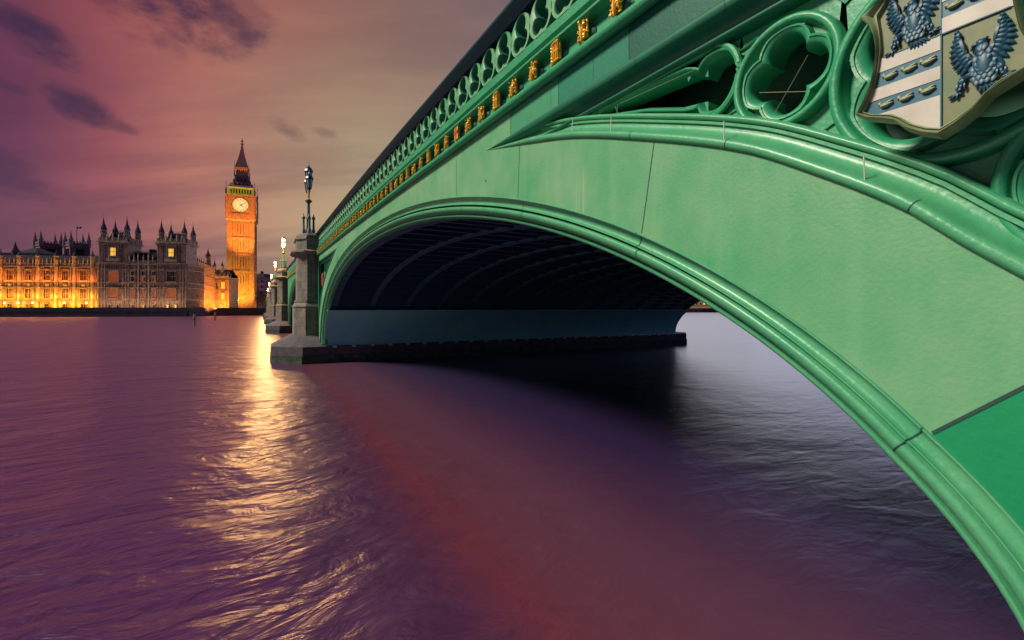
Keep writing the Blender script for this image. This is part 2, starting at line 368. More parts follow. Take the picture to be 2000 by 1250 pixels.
mb.grid([[(XF, y, arch_z(y) if y < 27.43 else 1.0), (XF, y, min(ext_far(y), up_edge(y)))] for y in yf])
mb.build('face_plate', GREEN, bridge, 60)
# near plate, split at the bold joint
JA, JB = (1.00, 2.36), (.60, 2.71)          # joint line (y,z)
def jz(y): return JA[1]+(y-JA[0])*(JB[1]-JA[1])/(JB[0]-JA[0])
up = MB(); lowp = MB()
for i in range(90):
    y0 = .30+(YA-.30)*i/90; y1 = .30+(YA-.30)*(i+1)/90
    a0, a1, e0, e1 = arch_z(y0), arch_z(y1), ext_near(y0), ext_near(y1)
    j0, j1 = jz(y0), jz(y1)
    if y1 <= 1.03:
        j0 = min(max(j0, a0), e0); j1 = min(max(j1, a1), e1)
        up.poly([(XF, y0, j0), (XF, y1, j1), (XF, y1, e1), (XF, y0, e0)])
        lowp.poly([(XF, y0, a0), (XF, y1, a1), (XF, y1, j1), (XF, y0, j0)])
    else: up.poly([(XF, y0, a0), (XF, y1, a1), (XF, y1, e1), (XF, y0, e0)])
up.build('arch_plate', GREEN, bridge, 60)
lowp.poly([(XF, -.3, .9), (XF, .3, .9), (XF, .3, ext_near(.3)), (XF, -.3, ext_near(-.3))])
tag(lowp.build('arch_plate', GREEN2, bridge, 60), label='plate below the bold joint, its deeper green partly painted light fall-off')
# seams
def seam(p, q, w=.008, x=XF-.003):
    mb = MB()
    (y0, z0), (y1, z1) = p, q; l = sqrt((y1-y0)**2+(z1-z0)**2); ny, nz = -(z1-z0)/l*w/2, (y1-y0)/l*w/2
    mb.poly([(x, y0+ny, z0+nz), (x, y1+ny, z1+nz), (x, y1-ny, z1-nz), (x, y0-ny, z0-nz)])
    mb.build('plate_seam', SEAM, bridge, 0)
seam((1.0, 2.36), (.2, 3.06), .016)
for y, k in ((2.80, .06), (5.06, .02), (7.2, 0), (9.4, 0), (11.6, 0), (14.0, 0), (16.3, 0), (18.6, 0), (20.9, 0)):
    top_ = ext_near(y) if y < YA else ZTOP(y)
    seam((y-.0, top_), (y+k*2.4, arch_z(y+k*2.4)+.02), .007)
for y in (.9, 1.985, 3.1, 4.2, 5.3): seam((y, up_edge(y)+.01), (y, ZTOP(y)), .006)
for y in (3.6, 4.35, 1.7): seam((y, up_edge(y)+.01), (y, ZTOP(y)), .003)
# arch mouldings ------------------------------------------------------
def splay(o, d): return (o*.80, d+.19*abs(min(o, 0))/.4)
def ring_mesh(yc, a, b, z0, tilt, n=120, x0=XF, mir=1):
    mb = MB(); path = arch_path(a, b, yc, z0, n, tilt)
    # profile from outer edge inwards (negative = towards the opening)
    prof = [(.012, 0), (.008, -.012), (-.004, -.014), (-.008, .012), (-.012, .045)]
    prof += [(-.012-.125*sin(radians(t)), .075*cos(radians(t))-.03) for t in range(0, 91, 11)]          # hollow
    prof += [(-.145, -.032), (-.150, .02), (-.158, .05), (-.166, .02), (-.172, -.0)]                   # quirk
    prof += [(-.24+.062*cos(radians(t)), -.0-.055*sin(radians(t))) for t in range(10, 175, 18)]         # main roll
    prof += [(-.31, .03), (-.325, .035), (-.335, .02)]
    prof += [(-.365+.03*cos(radians(t)), .02-.03*sin(radians(t))) for t in range(20, 190, 30)]
    prof += [(-.40, .06), (-.405, .16), (-.38, .2)]
    sweep(mb, path, [splay(o, d) for o, d in prof], x0)
    return mb
def ring(yc, a, b, z0, tilt, name='arch_moulding', n=120, matl=GREENR):
    return ring_mesh(yc, a, b, z0, tilt, n).build(name, matl, bridge, 50)
# check the normal sense: path runs from near to far over the crown, left normal points up/out -> offset negative = inwards
ring(YC, RA, RBZ, Z0, .012, n=160)
for yj in (1.04, 3.0, 5.06, 7.1, 9.2, 11.4, 13.6, 15.8, 18.0, 20.2, 22.4):
    lo_, hi_ = 0.0, pi
    for _ in range(40):
        t = (lo_+hi_)/2
        if arch_pt(t)[0] < yj: lo_ = t
        else: hi_ = t
    mb = MB(); dt = .004/max(.5, sqrt((RA*sin(t))**2+(RBZ*cos(t))**2))
    p = [arch_pt(t+d_) for d_ in (-dt, dt)]; nn_ = norms([arch_pt(t-.01), arch_pt(t+.01)])[0]
    pr = [(.012, -.003), (.006, -.015), (-.006, -.017)]+[(-.012-.125*sin(radians(q)), .075*cos(radians(q))-.034) for q in range(0, 91, 15)]+[(-.16, -.03)]+[(-.24+.066*cos(radians(q)), -.058*sin(radians(q))) for q in range(10, 175, 18)]
    mb.grid([[(XF+dx, y+nn_[0]*o, z+nn_[1]*o) for o, dx in [splay(*q_) for q_ in pr]] for y, z in p])
    mb.build('moulding_joint', SEAM, bridge, 0)

# spandrel frames and tracery ------------------------------------------
XT = XF+.10
def spandrel_frame(name, path_low, path_up, vert=None):
    mb = MB(); ya_ = path_low[-1][0] if path_low[-1][0] > 3 and path_low[0][0] < 3 else path_low[0][0]; fd = lambda y: min(1, abs(y-ya_)/1.3+.02)
    low = [(0, 0), (.004, -.02)]+[(.045-.04*cos(radians(t)), -.01-.035*sin(radians(t))) for t in range(10, 175, 20)]+[(.09, .0)]+[(.095+.075*(1-cos(radians(t))), .0+.085*sin(radians(t))) for t in range(10, 100, 15)]+[(.19, .085), (.192, .065), (.215, .065), (.22, .085)]+[(.25-.03*cos(radians(t)), .085-.045*sin(radians(t))) for t in range(10, 180, 25)]+[(.285, .13), (.29, .2)]
    sweep(mb, path_low, [(o*.84, d) for o, d in low], XF, 1, 0, False, fd)
    upp = [(0, 0), (.0, .01)]+[(.055-.05*cos(radians(t)), -.0-.03*sin(radians(t))) for t in range(0, 181, 20)]+[(.115, .05)]+[(.12+.08*(1-cos(radians(t))), .05+.06*sin(radians(t))) for t in range(10, 100, 15)]+[(.21, .11), (.212, .075)]+[(.235-.025*cos(radians(t)), .085-.04*sin(radians(t))) for t in range(10, 180, 25)]+[(.265, .12), (.27, .2)]
    if path_low[0][0] < 3:
        for yj in (1.07, 2.1, 3.05, 5.0):
            for P_, pr_, sg, lim in ((path_low, [(o*.84, d) for o, d in low[:12]], 1, 0), (path_up, [(o*.9, d) for o, d in upp[2:12]], -1, 0)):
                c_ = min(range(len(P_)), key=lambda i: abs(P_[i][0]-yj)); c_ = min(max(c_, 1), len(P_)-2)
                a_, b_ = P_[c_-1], P_[c_+1]; l_ = sqrt((b_[0]-a_[0])**2+(b_[1]-a_[1])**2); u_ = ((b_[0]-a_[0])/l_, (b_[1]-a_[1])/l_); m_ = P_[c_]
                js = MB(); kk = fd(m_[0]); js.grid([[(XF+dx*kk-.002, m_[0]+u_[0]*t_-u_[1]*o*sg*kk, m_[1]+u_[1]*t_+u_[0]*o*sg*kk) for o, dx in pr_] for t_ in (-.003, .003)]); js.build('frame_joint', SEAM, bridge, 0)
    mu = MB(); sweep(mu, path_up, [(o*.9, d) for o, d in upp], XF, -1, 0, False, fd)
    mu.build('spandrel_frame', GREENU, bridge, 50)
    return mb
pl = [(YA-(YA+.5)*i/70, 0) for i in range(71)]; pl = [(y, ext_near(y)) for y, _ in pl]; pl.reverse()
pu = [(-.5+(YA+.5)*i/60, up_edge(-.5+(YA+.5)*i/60)) for i in range(61)]
spandrel_frame('spandrel_frame', pl, pu).build('spandrel_frame', GREENR, bridge, 50)
pl2 = [(YB+(28.2-YB)*i/40, ext_far(YB+(28.2-YB)*i/40)) for i in range(41)]
pu2 = [(YB+(28.2-YB)*i/40, up_edge(YB+(28.2-YB)*i/40)) for i in range(41)]
mb = spandrel_frame('spandrel_frame', pl2, pu2); mb.box(XF-.03, XF+.12, 27.9, 28.25, 1.2, C(28)-.5)
mb.build('spandrel_frame', GREEND, bridge, 50)

def foil_r(th, lobes):
    best = .01
    for (a, b, ph) in lobes:            # lobe radius, distance, angle
        d = th-ph; s2 = a*a-(b*sin(d))**2
        if s2 >= 0 and cos(d)*b+sqrt(s2) > best: best = cos(d)*b+sqrt(s2)
    return best
def foil(mb, cy, cz, R, lobes, x=XT, depth=.22, band=.058, roll=.027, n=96, sink=.045, back=False):
    """circular roll of radius R with a foiled opening; in the Y-Z plane"""
    big = [(a+band, b, p) for a, b, p in lobes]; rows = []
    for i in range(n):
        th = 2*pi*i/n; r0 = foil_r(th, lobes); r1 = min(foil_r(th, big), R-.012); r1 = max(r1, r0+.006)
        cyy, czz = cos(th), sin(th); P = lambda r, dx: (x+dx, cy+r*cyy, cz+r*czz)
        rim = R-.006
        g = r1+.01 if r1+.02 < rim else r1
        rows.append([P(r0+.004, depth), P(r0, .085), P(r0+(r1-r0)*.10, .052), P(r0+(r1-r0)*.32, .030), P(r0+(r1-r0)*.62, .018), P(r0+(r1-r0)*.78, .016), P(r0+(r1-r0)*.80, .006), P(r1, .004), P(g, .01+(sink if g > r1 else 0)), P(max(g, rim-.01), .01+(sink if g > r1 else 0)), P(rim, .02)]
                    + [P(R+roll-roll*cos(radians(q)), -roll*1.15*sin(radians(q))+.01) for q in range(0, 181, 20)] + [P(R+2*roll+.004, .05)])
    rows.append(rows[0]); mb.grid(rows)
def web(mb, pts, x, depth=.1):
    """flat pierced filler plate polygon in the face plane, set back"""
    mb.poly([(x, y, z) for y, z in pts]); 
def quad(ph, a, b): return [(a, b, ph+i*pi/2) for i in range(4)]
R1 = .315
mb = MB(); foil(mb, 1.79, 4.475, .30, quad(0, .112, .134), n=160)
foil(mb, .96, 4.225, .492, quad(pi/4, .20, .235), n=176, band=.08, roll=.033, sink=.06)
foil(mb, .44, 3.50, .33, quad(0, .13, .135), n=112, roll=.030)
# dagger panel: round cusped head + long point
dy_, dz_ = 2.38, 4.655
ha = [(2.315-.185*cos(radians(t)), 4.645+.185*sin(radians(t))) for t in range(-118, 119, 8)]
slot = [(2.44, 4.745), (2.50, 4.79), (2.58, 4.825), (2.7, 4.84), (3.0, 4.868), (3.35, 4.89), (3.62, 4.895), (3.35, 4.825), (3.0, 4.73), (2.7, 4.62), (2.58, 4.575), (2.50, 4.555), (2.43, 4.56)]
loop = []
base_ = ha+slot
for i in range(len(base_)):
    p, q = base_[i], base_[(i+1) % len(base_)]; n_ = max(1, int(sqrt((p[0]-q[0])**2+(p[1]-q[1])**2)/.03))
    for k in range(n_): loop.append((p[0]+(q[0]-p[0])*k/n_, p[1]+(q[1]-p[1])*k/n_))
sweep(mb, loop, [(.045, .05), (.045, .005), (.035, .0), (.026, .006), (.02, .03), (.008, .05), (0, .08), (0, .22)], XT, 1, 0, True)
def outer_roll(pts, r=.025): mb.tube([(XT+.015, y, z) for y, z in pts], r, 8)
outer_roll([(dy_-.27*cos(radians(t)), dz_+.27*sin(radians(t))) for t in range(-88, 80, 8)]+[(y, up_edge(y)-.225) for y in [2.45+i*.12 for i in range(16)]])
# webs that join the circles to the frame
for (y0, y1) in ((2.04, 2.62), (1.3, 1.62), (.35, .75), (-.3, .1)):
    pass
def web_strip(y0, y1, fl, fh, n=24, x=XT+.055):
    rows = []
    for i in range(n+1):
        y = y0+(y1-y0)*i/n; a, b = fl(y), fh(y)
        rows.append([(x, y, a), (x, y, max(a, b))])
    mb.grid(rows)
circ = [(1.79, 4.475, R1+.01), (.96, 4.225, .50), (.44, 3.50, .35), (dy_, dz_, .24)]
def lowest(y):
    v = [cz_-sqrt(r*r-(y-cy_)**2) for cy_, cz_, r in circ if abs(y-cy_) < r]; return min(v) if v else None
def highest(y):
    v = [cz_+sqrt(r*r-(y-cy_)**2) for cy_, cz_, r in circ if abs(y-cy_) < r]; return max(v) if v else None
web_strip(-.2, 2.62, lambda y: ext_near(y)+.17, lambda y: (lowest(y) or ext_near(y)+.17), 120)
def lo_slot(y): return interp([(2.43, 4.55), (2.7, 4.60), (3.0, 4.71), (3.35, 4.805), (3.62, 4.885), (4.2, 4.95)], y)
def hi_slot(y): return interp([(2.43, 4.75), (2.58, 4.845), (3.0, 4.885), (3.35, 4.905), (3.62, 4.905), (4.2, 4.95)], y)
web_strip(2.40, 4.0, lambda y: ext_near(y)+.17, lo_slot, 40)
web_strip(2.40, 4.0, hi_slot, lambda y: up_edge(y)-.17, 40)
web_strip(-.2, 2.62, lambda y: (highest(y) or up_edge(y)-.2), lambda y: up_edge(y)-.2, 90)
# raised triangular frames in the webs
def tri(p, q, r, w=.012):
    mb.tube([(XT+.045, *p), (XT+.045, *q), (XT+.045, *r)], w, 5, closed=True)
tri((1.62, 4.02), (1.38, 3.93), (1.44, 4.10)); tri((2.26, 4.37), (2.05, 4.26), (2.12, 4.40)); tri((2.16, 4.78), (1.98, 4.82), (2.05, 4.74))
tri((.80, 3.52), (.72, 3.40), (.70, 3.60)); tri((1.45, 4.75), (1.25, 4.86), (1.55, 4.88), .014)
mb.build('spandrel_tracery', GREEND, bridge, 40)
# tracery of the far spandrel end (next to the first pier)
mb = MB()
foil(mb, 26.5, 4.55, .34, quad(0, .13, .14), n=48); foil(mb, 27.45, 3.6, .27, quad(0, .1, .11), n=40)
for t in range(5): mb.box(XT, XT+.06, 24.6+t*.42, 24.66+t*.42, ext_far(24.6+t*.42)+.1, up_edge(24.6)-.1)
mb.build('spandrel_tracery', GREEND, bridge, 40)
mb = MB(); mb.poly([(XF+.02, 26.5-.3, 4.85), (XF+.02, 26.5+.3, 4.85), (XF+.02, 26.5+.28, 4.4), (XF+.02, 26.5, 4.1), (XF+.02, 26.5-.28, 4.4)]); mb.box(XF+.0, XF+.05, 26.3, 26.7, 4.2, 4.8)
tag(mb.build('shield', REDM, bridge, 0), label='small red shield in the far spandrel end')
# dark plates behind the spandrels + inner rib plates with a round hole
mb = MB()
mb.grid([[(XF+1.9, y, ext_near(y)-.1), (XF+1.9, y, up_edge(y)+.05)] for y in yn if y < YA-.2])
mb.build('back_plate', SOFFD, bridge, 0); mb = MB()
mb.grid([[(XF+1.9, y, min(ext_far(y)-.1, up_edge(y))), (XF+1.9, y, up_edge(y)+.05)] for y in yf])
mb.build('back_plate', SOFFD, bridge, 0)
mb = MB()
def inner_rib(x):
    cx_, cz_, rr = 2.15, 4.2, .46
    n = 48
    out = []
    for i in range(n+1):
        th = 2*pi*i/n; a = (x, cx_+rr*1.25*cos(th), cz_+rr*.62*sin(th))
        dy, dz2 = cos(th), sin(th); k = min(3.2/abs(dy) if abs(dy) > 1e-6 else 99, 1.25/abs(dz2) if abs(dz2) > 1e-6 else 99)
        b_ = (x, min(max(cx_+dy*k, .1), 4.2), cz_+dz2*k); b_ = (x, b_[1], max(b_[2], ext_near(b_[1])+.0)); out.append([a, (x+.04, a[1], a[2])] if 0 else [(x+.05, a[1], a[2]), a, b_])
    mb.grid(out)
    mb.box(x-.05, x, 2.62, 2.655, ext_near(2.62), up_edge(2.62)+.1)
inner_rib(XF+.80)
mb.build('inner_rib_plate', GREENI, bridge, 50)
# wires strung over the openings
mb = MB()
for p, q in (((3.3, 4.86), (2.45, 4.79)), ((3.32, 4.87), (3.36, 4.70)), ((1.93, 4.40), (1.62, 4.28)), ((1.62, 4.50), (1.83, 4.22)), ((3.3, 4.72), (3.36, 4.86))):
    mb = MB(); mb.tube([(XF+.07, *p), (XF+.07, *q)], .0014, 4); mb.build('pigeon_wire', WIRE, bridge, 0)
for y, e in ((1.27, 3.585), (2.12, 4.075), (3.3, 4.53), (3.9, 4.73)):
    mb = MB(); mb.tube([(XF-.035, y, e+.03), (XF-.02, y+.012, e+.19)], .004, 5); mb.build('wire_bracket', WIRE, bridge, 0)

# cornice, parapet -----------------------------------------------------
def strip(prof, y0, y1, n, name, m, parent=bridge, cap=False, smooth=45):
    """prof: list of (X, dz relative to camber) swept along the bridge"""
    mb = MB(); mb.grid([[(x, y, C(y)+dz2) for x, dz2 in prof] for y in [y0+(y1-y0)*i/n for i in range(n+1)]])
    if cap:
        for y in (y0, y1): mb.poly([(x, y, C(y)+dz2) for x, dz2 in prof])
    return mb.build(name, m, parent, smooth)
LO = [(XF, -.17), (XF-.02, -.19)]+[(XF-.06-.055*sin(radians(t)), -.145-.05*cos(radians(t))) for t in range(0, 181, 15)]+[(XF-.045, -.092), (XF-.02, -.08)]
BACK = [(XF-.02, -.08)]+[(XF-.02+.02*sin(radians(t)), -.08+.19*t/90) for t in (30, 60, 90)]+[(XF-.12, .125), (XF-.13, .13), (XF-.13, .155)]
UPC = [(XF-.13, .155), (XF-.115, .16)]+[(XF-.11+.07*sin(radians(t)), .165+.07*(1-cos(radians(t)))) for t in range(15, 91, 15)]+[(XF-.035, .25), (XF-.06, .26), (XF-.075, .275), (XF-.06, .295), (XF-.03, .30), (XF-.03, .42), (XF+.15, .43)]
strip(LO, -.4, 28.3, 120, 'cornice_roll', GREEND)
strip(BACK, -.4, 28.3, 120, 'cornice_recess', GREEND)
strip(UPC, -.4, 28.3, 120, 'cornice_moulding', GREEND)
RAIL = [(XF+.14, .945), (XF-.02, .945), (XF-.035, .965), (XF-.07, .975), (XF-.085, .99), (XF-.12, 1.0), (XF-.155, 1.015), (XF-.16, 1.04), (XF-.12, 1.05), (XF-.10, 1.07), (XF-.12, 1.085), (XF-.11, 1.11), (XF-.03, 1.135), (XF+.12, 1.14), (XF+.22, 1.10), (XF+.22, .945)]
strip(RAIL, -.4, 28.3, 120, 'parapet_rail', RAILM)
GY0, GS = 3.15, .471
lobes = [(.112, .100, pi/2), (.088, .112, pi/2+2.42), (.088, .112, pi/2-2.42), (.052, .0, pi/2)]
mb = MB()
def parapet_unit(mb, yc, x=XF-.01, full=True):
    zc = C(yc)+.675; n = 56; hw = GS/2; hh = .252; rows = []
    for i in range(n+1):
        th = 2*pi*i/n; r0 = foil_r(th, lobes); oy, oz = r0*cos(th), r0*sin(th)*1.08+.012
        ey, ez = (hw+.012)*cos(th), hh*sin(th); q = sqrt(oy*oy+oz*oz)/sqrt(ey*ey+ez*ez)
        if q > .93: ey, ez = ey*q/.93, ez*q/.93
        f = lambda a: (yc+oy+(ey-oy)*a, zc+oz+(ez-oz)*a)
        rows.append([(x+.20, *f(0)), (x+.035, *f(0)), (x+.01, *f(.18)), (x, *f(.3)), (x, *f(.97)), (x+.006, *f(1)), (x+.15, *f(1))])
    mb.grid(rows, [1, 1, 0, 0, 0, 1])
k0 = -7
for k in range(k0, 53): parapet_unit(mb, GY0+GS*k)
mb.build('parapet_tracery', [GREEN, GREENW], bridge, 45)
# small solid webs above and below each loop so that the openings stay small triangles
strip([(XF-.01, .43), (XF-.01, .452), (XF+.15, .452)], -.4, 28.3, 120, 'parapet_base_strip', GREEND)
# gilded ornaments ---------------------------------------------------------
def ornament(kind, seed):
    rnd = random.Random(seed); mb = MB(); hw, hh = .072, .098
    if kind == 'cross':
        mb.box(-.035, 0, -hw, hw, -hh, hh, 0); mb.box(-.045, -.035, -.013, .013, -hh, hh, 1); mb.box(-.043, -.036, -hw, hw, -.005, .03, 1)
    elif kind == 'slats':
        mb.box(-.02, 0, -hw, hw, -hh, hh)
        for i in range(4): mb.blade((-.03, -hw+.015+i*.031, -hh), (-.03, -hw+.015+i*.031, hh), .022, .02)
        for z in (-hh, 0, hh): mb.blade((-.035, -hw, z), (-.035, hw, z), .02, .018)
        for i in range(6): mb.ball((-.02, hw+.008, -hh+i*.035), .016, 0, 6, 4)
    else:
        mb.box(-.015, 0, -hw*.8, hw*.8, -hh*.9, hh*.9)
        for i in range(26):
            y, z = rnd.uniform(-hw, hw), rnd.uniform(-hh, hh); a = rnd.uniform(0, 2*pi); l = rnd.uniform(.02, .05)
            mb.blade((-.025-rnd.uniform(0, .02), y, z), (-.03, y+l*cos(a), z+l*sin(a)), rnd.uniform(.016, .03), rnd.uniform(.014, .028))
        mb.blade((-.045, 0, .02), (-.04, 0, -hh-.02), .04, .02)
    return mb.build('gilded_ornament', [GOLD, REDM], bridge, 50)
protos = {'leaf': ornament('leaf', 1), 'lion': ornament('leaf', 5), 'rose': ornament('leaf', 9), 'slats': ornament('slats', 0), 'cross': ornament('cross', 0)}
tag(protos['cross'], label='gilded shield ornament with a red cross')
used = set(); seq = ['leaf', 'lion', 'slats', 'leaf', 'rose', 'slats', 'lion', 'rose', 'leaf']
for k in range(-4, 53):
    kind = 'cross' if k % 9 == 8 else seq[(k+9) % 9] if k != 2 else 'slats'
    y = GY0+GS*k; o = protos[kind]
    if kind in used: o = clone(o, bridge)
    used.add(kind); o.location = (XF-.085, y, C(y)+.005); o.rotation_euler = (radians(random.uniform(-2, 2)), 0, 0)
# little dark corbels behind them
mb = MB(); mb.box(-.065, 0, -.04, .04, -.07, .08); mb.ball((0, -.03, -.02), (.045, .065, .065), 0, 8, 5)
cb = mb.build('corbel', TEAL, bridge, 40)
for k in range(-4, 53):
    o = cb if k == -4 else clone(cb, bridge); y = GY0+GS*k; o.location = (XF-.02, y, C(y))

# big painted shield -------------------------------------------------------
shield = MB(); XS = XF-.17; YS = .915
outl = [(1.10, 4.62), (1.137, 4.47), (1.235, 4.439), (1.193, 4.38), (1.17, 4.317), (1.161, 4.254), (1.161, 4.207), (1.17, 4.14), (1.185, 4.058), (1.213, 4.004), (1.248, 3.947), (1.203, 3.91), (1.142, 3.882), (1.079, 3.852), (1.037, 3.80), (.979, 3.758), (.915, 3.727)]
inn = [(1.08, 4.62), (1.118, 4.455), (1.152, 4.405), (1.142, 4.32), (1.138, 4.24), (1.15, 4.16), (1.16, 4.09), (1.185, 4.02), (1.212, 3.956), (1.171, 3.928), (1.10, 3.905), (1.06, 3.872), (1.02, 3.83), (.965, 3.795), (.915, 3.775)]
full = lambda l: l+[(2*YS-y, z) for y, z in reversed(l[:-1])]
def inset(path, d): 
    nn_ = norms(path, True); return [(y+a*d, z+b*d) for (y, z), (a, b) in zip(path, nn_)]
oc = full(outl); ic = full(inn)
def lerp_loop(a, n):
    # resample closed loop by index keeping corners
    out = []
    for i in range(len(a)):
        p, q = a[i], a[(i+1) % len(a)]
        for k in range(n): out.append((p[0]+(q[0]-p[0])*k/n, p[1]+(q[1]-p[1])*k/n))
    return out
# rim: ruled strips between the outer and the inner outline with a roll
import bisect
def arclen(a):
    s_ = [0]
    for i in range(1, len(a)): s_.append(s_[-1]+sqrt((a[i][0]-a[i-1][0])**2+(a[i][1]-a[i-1][1])**2))
    return s_
def at(a, s_, t):
    t *= s_[-1]; i = min(max(bisect.bisect_right(s_, t)-1, 0), len(a)-2); d = s_[i+1]-s_[i] or 1; u = (t-s_[i])/d
    return (a[i][0]+(a[i+1][0]-a[i][0])*u, a[i][1]+(a[i+1][1]-a[i][1])*u)
def half_rows(ol, il, sgn):
    so, si = arclen(ol), arclen(il); rows = []
    key = [(so[i]/so[-1]) for i in range(len(ol))]
    ts = sorted(set(key+[i/60 for i in range(61)]))
    for t in ts:
        o_, i_ = at(ol, so, t), at(il, si, t); r = []
        for (f, dx) in ((.03, .06), (0, .02), (.06, -.0), (.2, -.018), (.4, -.026), (.55, -.018), (.66, .0), (.74, .004), (.82, -.006), (.92, -.004), (1, .012), (1, .03)):
            y = o_[0]+(i_[0]-o_[0])*f; z = o_[1]+(i_[1]-o_[1])*f
            if sgn < 0: y = 2*YS-y
            r.append((XS+dx, y, z))
        rows.append(r)
    return rows
mb = MB(); mb.grid(half_rows(outl, inn, 1)); mb.grid(half_rows(outl, inn, -1))
mb.poly([(XS+.055, y, z) for y, z in oc]); mb.box(XS+.05, XF+.1, YS-.09, YS+.09, 4.05, 4.4)
sh = mb.build('shield', RIM, bridge, 35)
tag(sh, label='large quartered shield with eagles and striped bars')
def clip(poly, inside, cut):
    out = []
    for i in range(len(poly)):
        p, q = poly[i], poly[(i+1) % len(poly)]
        a, b = inside(p), inside(q)
        if a: out.append(p)
        if a != b: out.append(cut(p, q))
    return out
def clz(poly, z, keep_above): return clip(poly, lambda p: (p[1] >= z) == keep_above, lambda p, q: (p[0]+(q[0]-p[0])*(z-p[1])/(q[1]-p[1]), z))
def cly(poly, y, keep_above): return clip(poly, lambda p: (p[0] >= y) == keep_above, lambda p, q: (y, p[1]+(q[1]-p[1])*(y-p[0])/(q[0]-p[0])))
xf = XS+.018
mb = MB(); mb.poly([(xf, y, z) for y, z in ic]); mb.build('shield_field', TAN, sh, 0)
ZQ = 4.195
def bars(poly, levels, kinds):
    for (z0, z1), kd in zip(levels, kinds):
        p = clz(clz(poly, z0, True), z1, False)
        if len(p) < 3: continue
        t_ = .006 if kd == 'w' else .003
        m_ = MB(); m_.poly([(xf-t_, y, z) for y, z in p])
        m_.build('white_bar' if kd == 'w' else 'blue_bar', WHITE if kd == 'w' else BLUE, sh, 0)
        if kd == 'w':
            m_ = MB(); m_.box(xf-.004, xf, min(q[0] for q in p if abs(q[1]-z0) < .01 or 1), max(q[0] for q in p)-.01, z0-.003, z0)
left = cly(ic, YS, True); right = cly(ic, YS, False)
bars(left, [(4.128, ZQ), (4.056, 4.128), (3.997, 4.056), (3.924, 3.997), (3.5, 3.924)], 'wbwbw')
bars(right, [(ZQ, 4.265), (4.265, 4.338), (4.338, 4.40), (4.40, 4.475), (4.475, 4.9)], 'wbwbw')
mb = MB(); mb.box(xf-.009, xf, YS-.0025, YS+.0025, 3.78, 4.6); mb.box(xf-.009, xf, YS-.22, YS+.22, ZQ-.0025, ZQ+.0025); mb.build('quarter_line', BLUE, sh, 0)
# birds
mb = MB(); r = Vector((-1, 0, 0)); V3 = lambda u, z, x=0: (x, -u, z)
mb.blade(V3(-.024, .0), V3(.028, .004), .026, .016); mb.blade(V3(-.030, .016), V3(-.012, .002), .017, .014); mb.ball((0, .026, .014), (.012, .010, .010))
mb.blade(V3(-.028, .013), V3(-.040, .012), .006, .006); mb.blade(V3(-.005, .006), V3(.036, .020), .012, .010); mb.blade(V3(.015, .002), V3(.038, .006), .010, .010)
bird = mb.build('bird', BIRD, sh, 50)
first = True
for (y, z) in ((1.108, 4.090), (1.032, 4.090), (.961, 4.091), (1.125, 3.957), (1.046, 3.958), (.964, 3.960), (.87, 4.298), (.80, 4.298), (.73, 4.298), (.87, 4.434), (.80, 4.434)):
    b_ = bird if first else clone(bird, sh); first = False; b_.scale = (1.0, .84, .92); b_.location = (xf-.010, y, z)
# eagle ---------------------------------------------------------------------
def EP(u, z, x=0): return (x, -u, z-4.03)
mb = MB(); rnd = random.Random(3)
mb.ball(tuple(EP(.005, 3.99)), (.022, .036, .075), 0, 12, 8)          # breast
mb.ball(tuple(EP(-.002, 4.055)), (.020, .024, .04), 0, 10, 6)          # neck
mb.ball(tuple(EP(-.004, 4.088)), (.017, .022, .019), 0, 10, 6)         # head
mb.blade(EP(-.010, 4.095, -.004), EP(-.036, 4.078, -.004), .018, .012); mb.blade(EP(-.032, 4.086, -.004), EP(-.034, 4.066, -.004), .008, .008)
mb.blade(EP(.004, 4.098, -.004), EP(.02, 4.104, -.004), .012, .01)
for row in range(8):                                                  # breast feathers
    z = 4.072-row*.020; w = .010+.024*min(1, row/3)*(1 if row < 6 else .8); n = 2+min(2, row//2)
    for j in range(n):
        u = .004-w+2*w*(j+.5*(row % 2))/max(1, n-.5); dep = -.017*sqrt(max(.05, 1-((u-.004)/.042)**2))
        mb.blade(EP(u, z+.010, dep+.006), EP(u+.001, z-.022, dep-.0025), .027, .0032)
for j in range(6):                                                     # tail
    a = -1.9+j*.19; mb.blade(EP(.006, 3.935, -.004), EP(.006+.062*cos(a)*1.25+.01, 3.935+.06*sin(a)), .017, .009)
# wings: leading arm plus fanned feathers in two rows
for sgn, tip, sh_ in ((-1, (-.078, 4.170), (-.030, 4.030)), (1, (.060, 4.172), (.028, 4.035))):
    elbow = (sh_[0]+sgn*.022, sh_[1]+.035) if sgn < 0 else (.040, 4.075)
    mid_ = (tip[0]*.9, tip[1]-.03)
    pts = [sh_, elbow, mid_, tip]
    for a, b_ in zip(pts, pts[1:]): mb.blade(EP(*a, -.008), EP(*b_, -.006), .020, .013)
    nF = 10
    for i in range(nF):
        q = i/(nF-1)
        s0 = (tip[0]*(1-q)+sh_[0]*q, (tip[1]-.005)*(1-q)+(sh_[1]-.005)*q)
        ang = radians(100+q*105) if sgn < 0 else radians(78-q*118)
        ln = .050+.018*sin(pi*q)
        out_ = (s0[0]+ln*cos(ang)*.9, s0[1]-.018+ln*sin(ang)*.55-.02*q)
        mb.blade(EP(*s0, -.002), EP(*out_, .0), .022, .009)
        o2 = (s0[0]+ln*.55*cos(ang), s0[1]-.006+ln*.35*sin(ang)-.012*q)
        mb.blade(EP(*s0, -.010), EP(*o2, -.008), .020, .006)
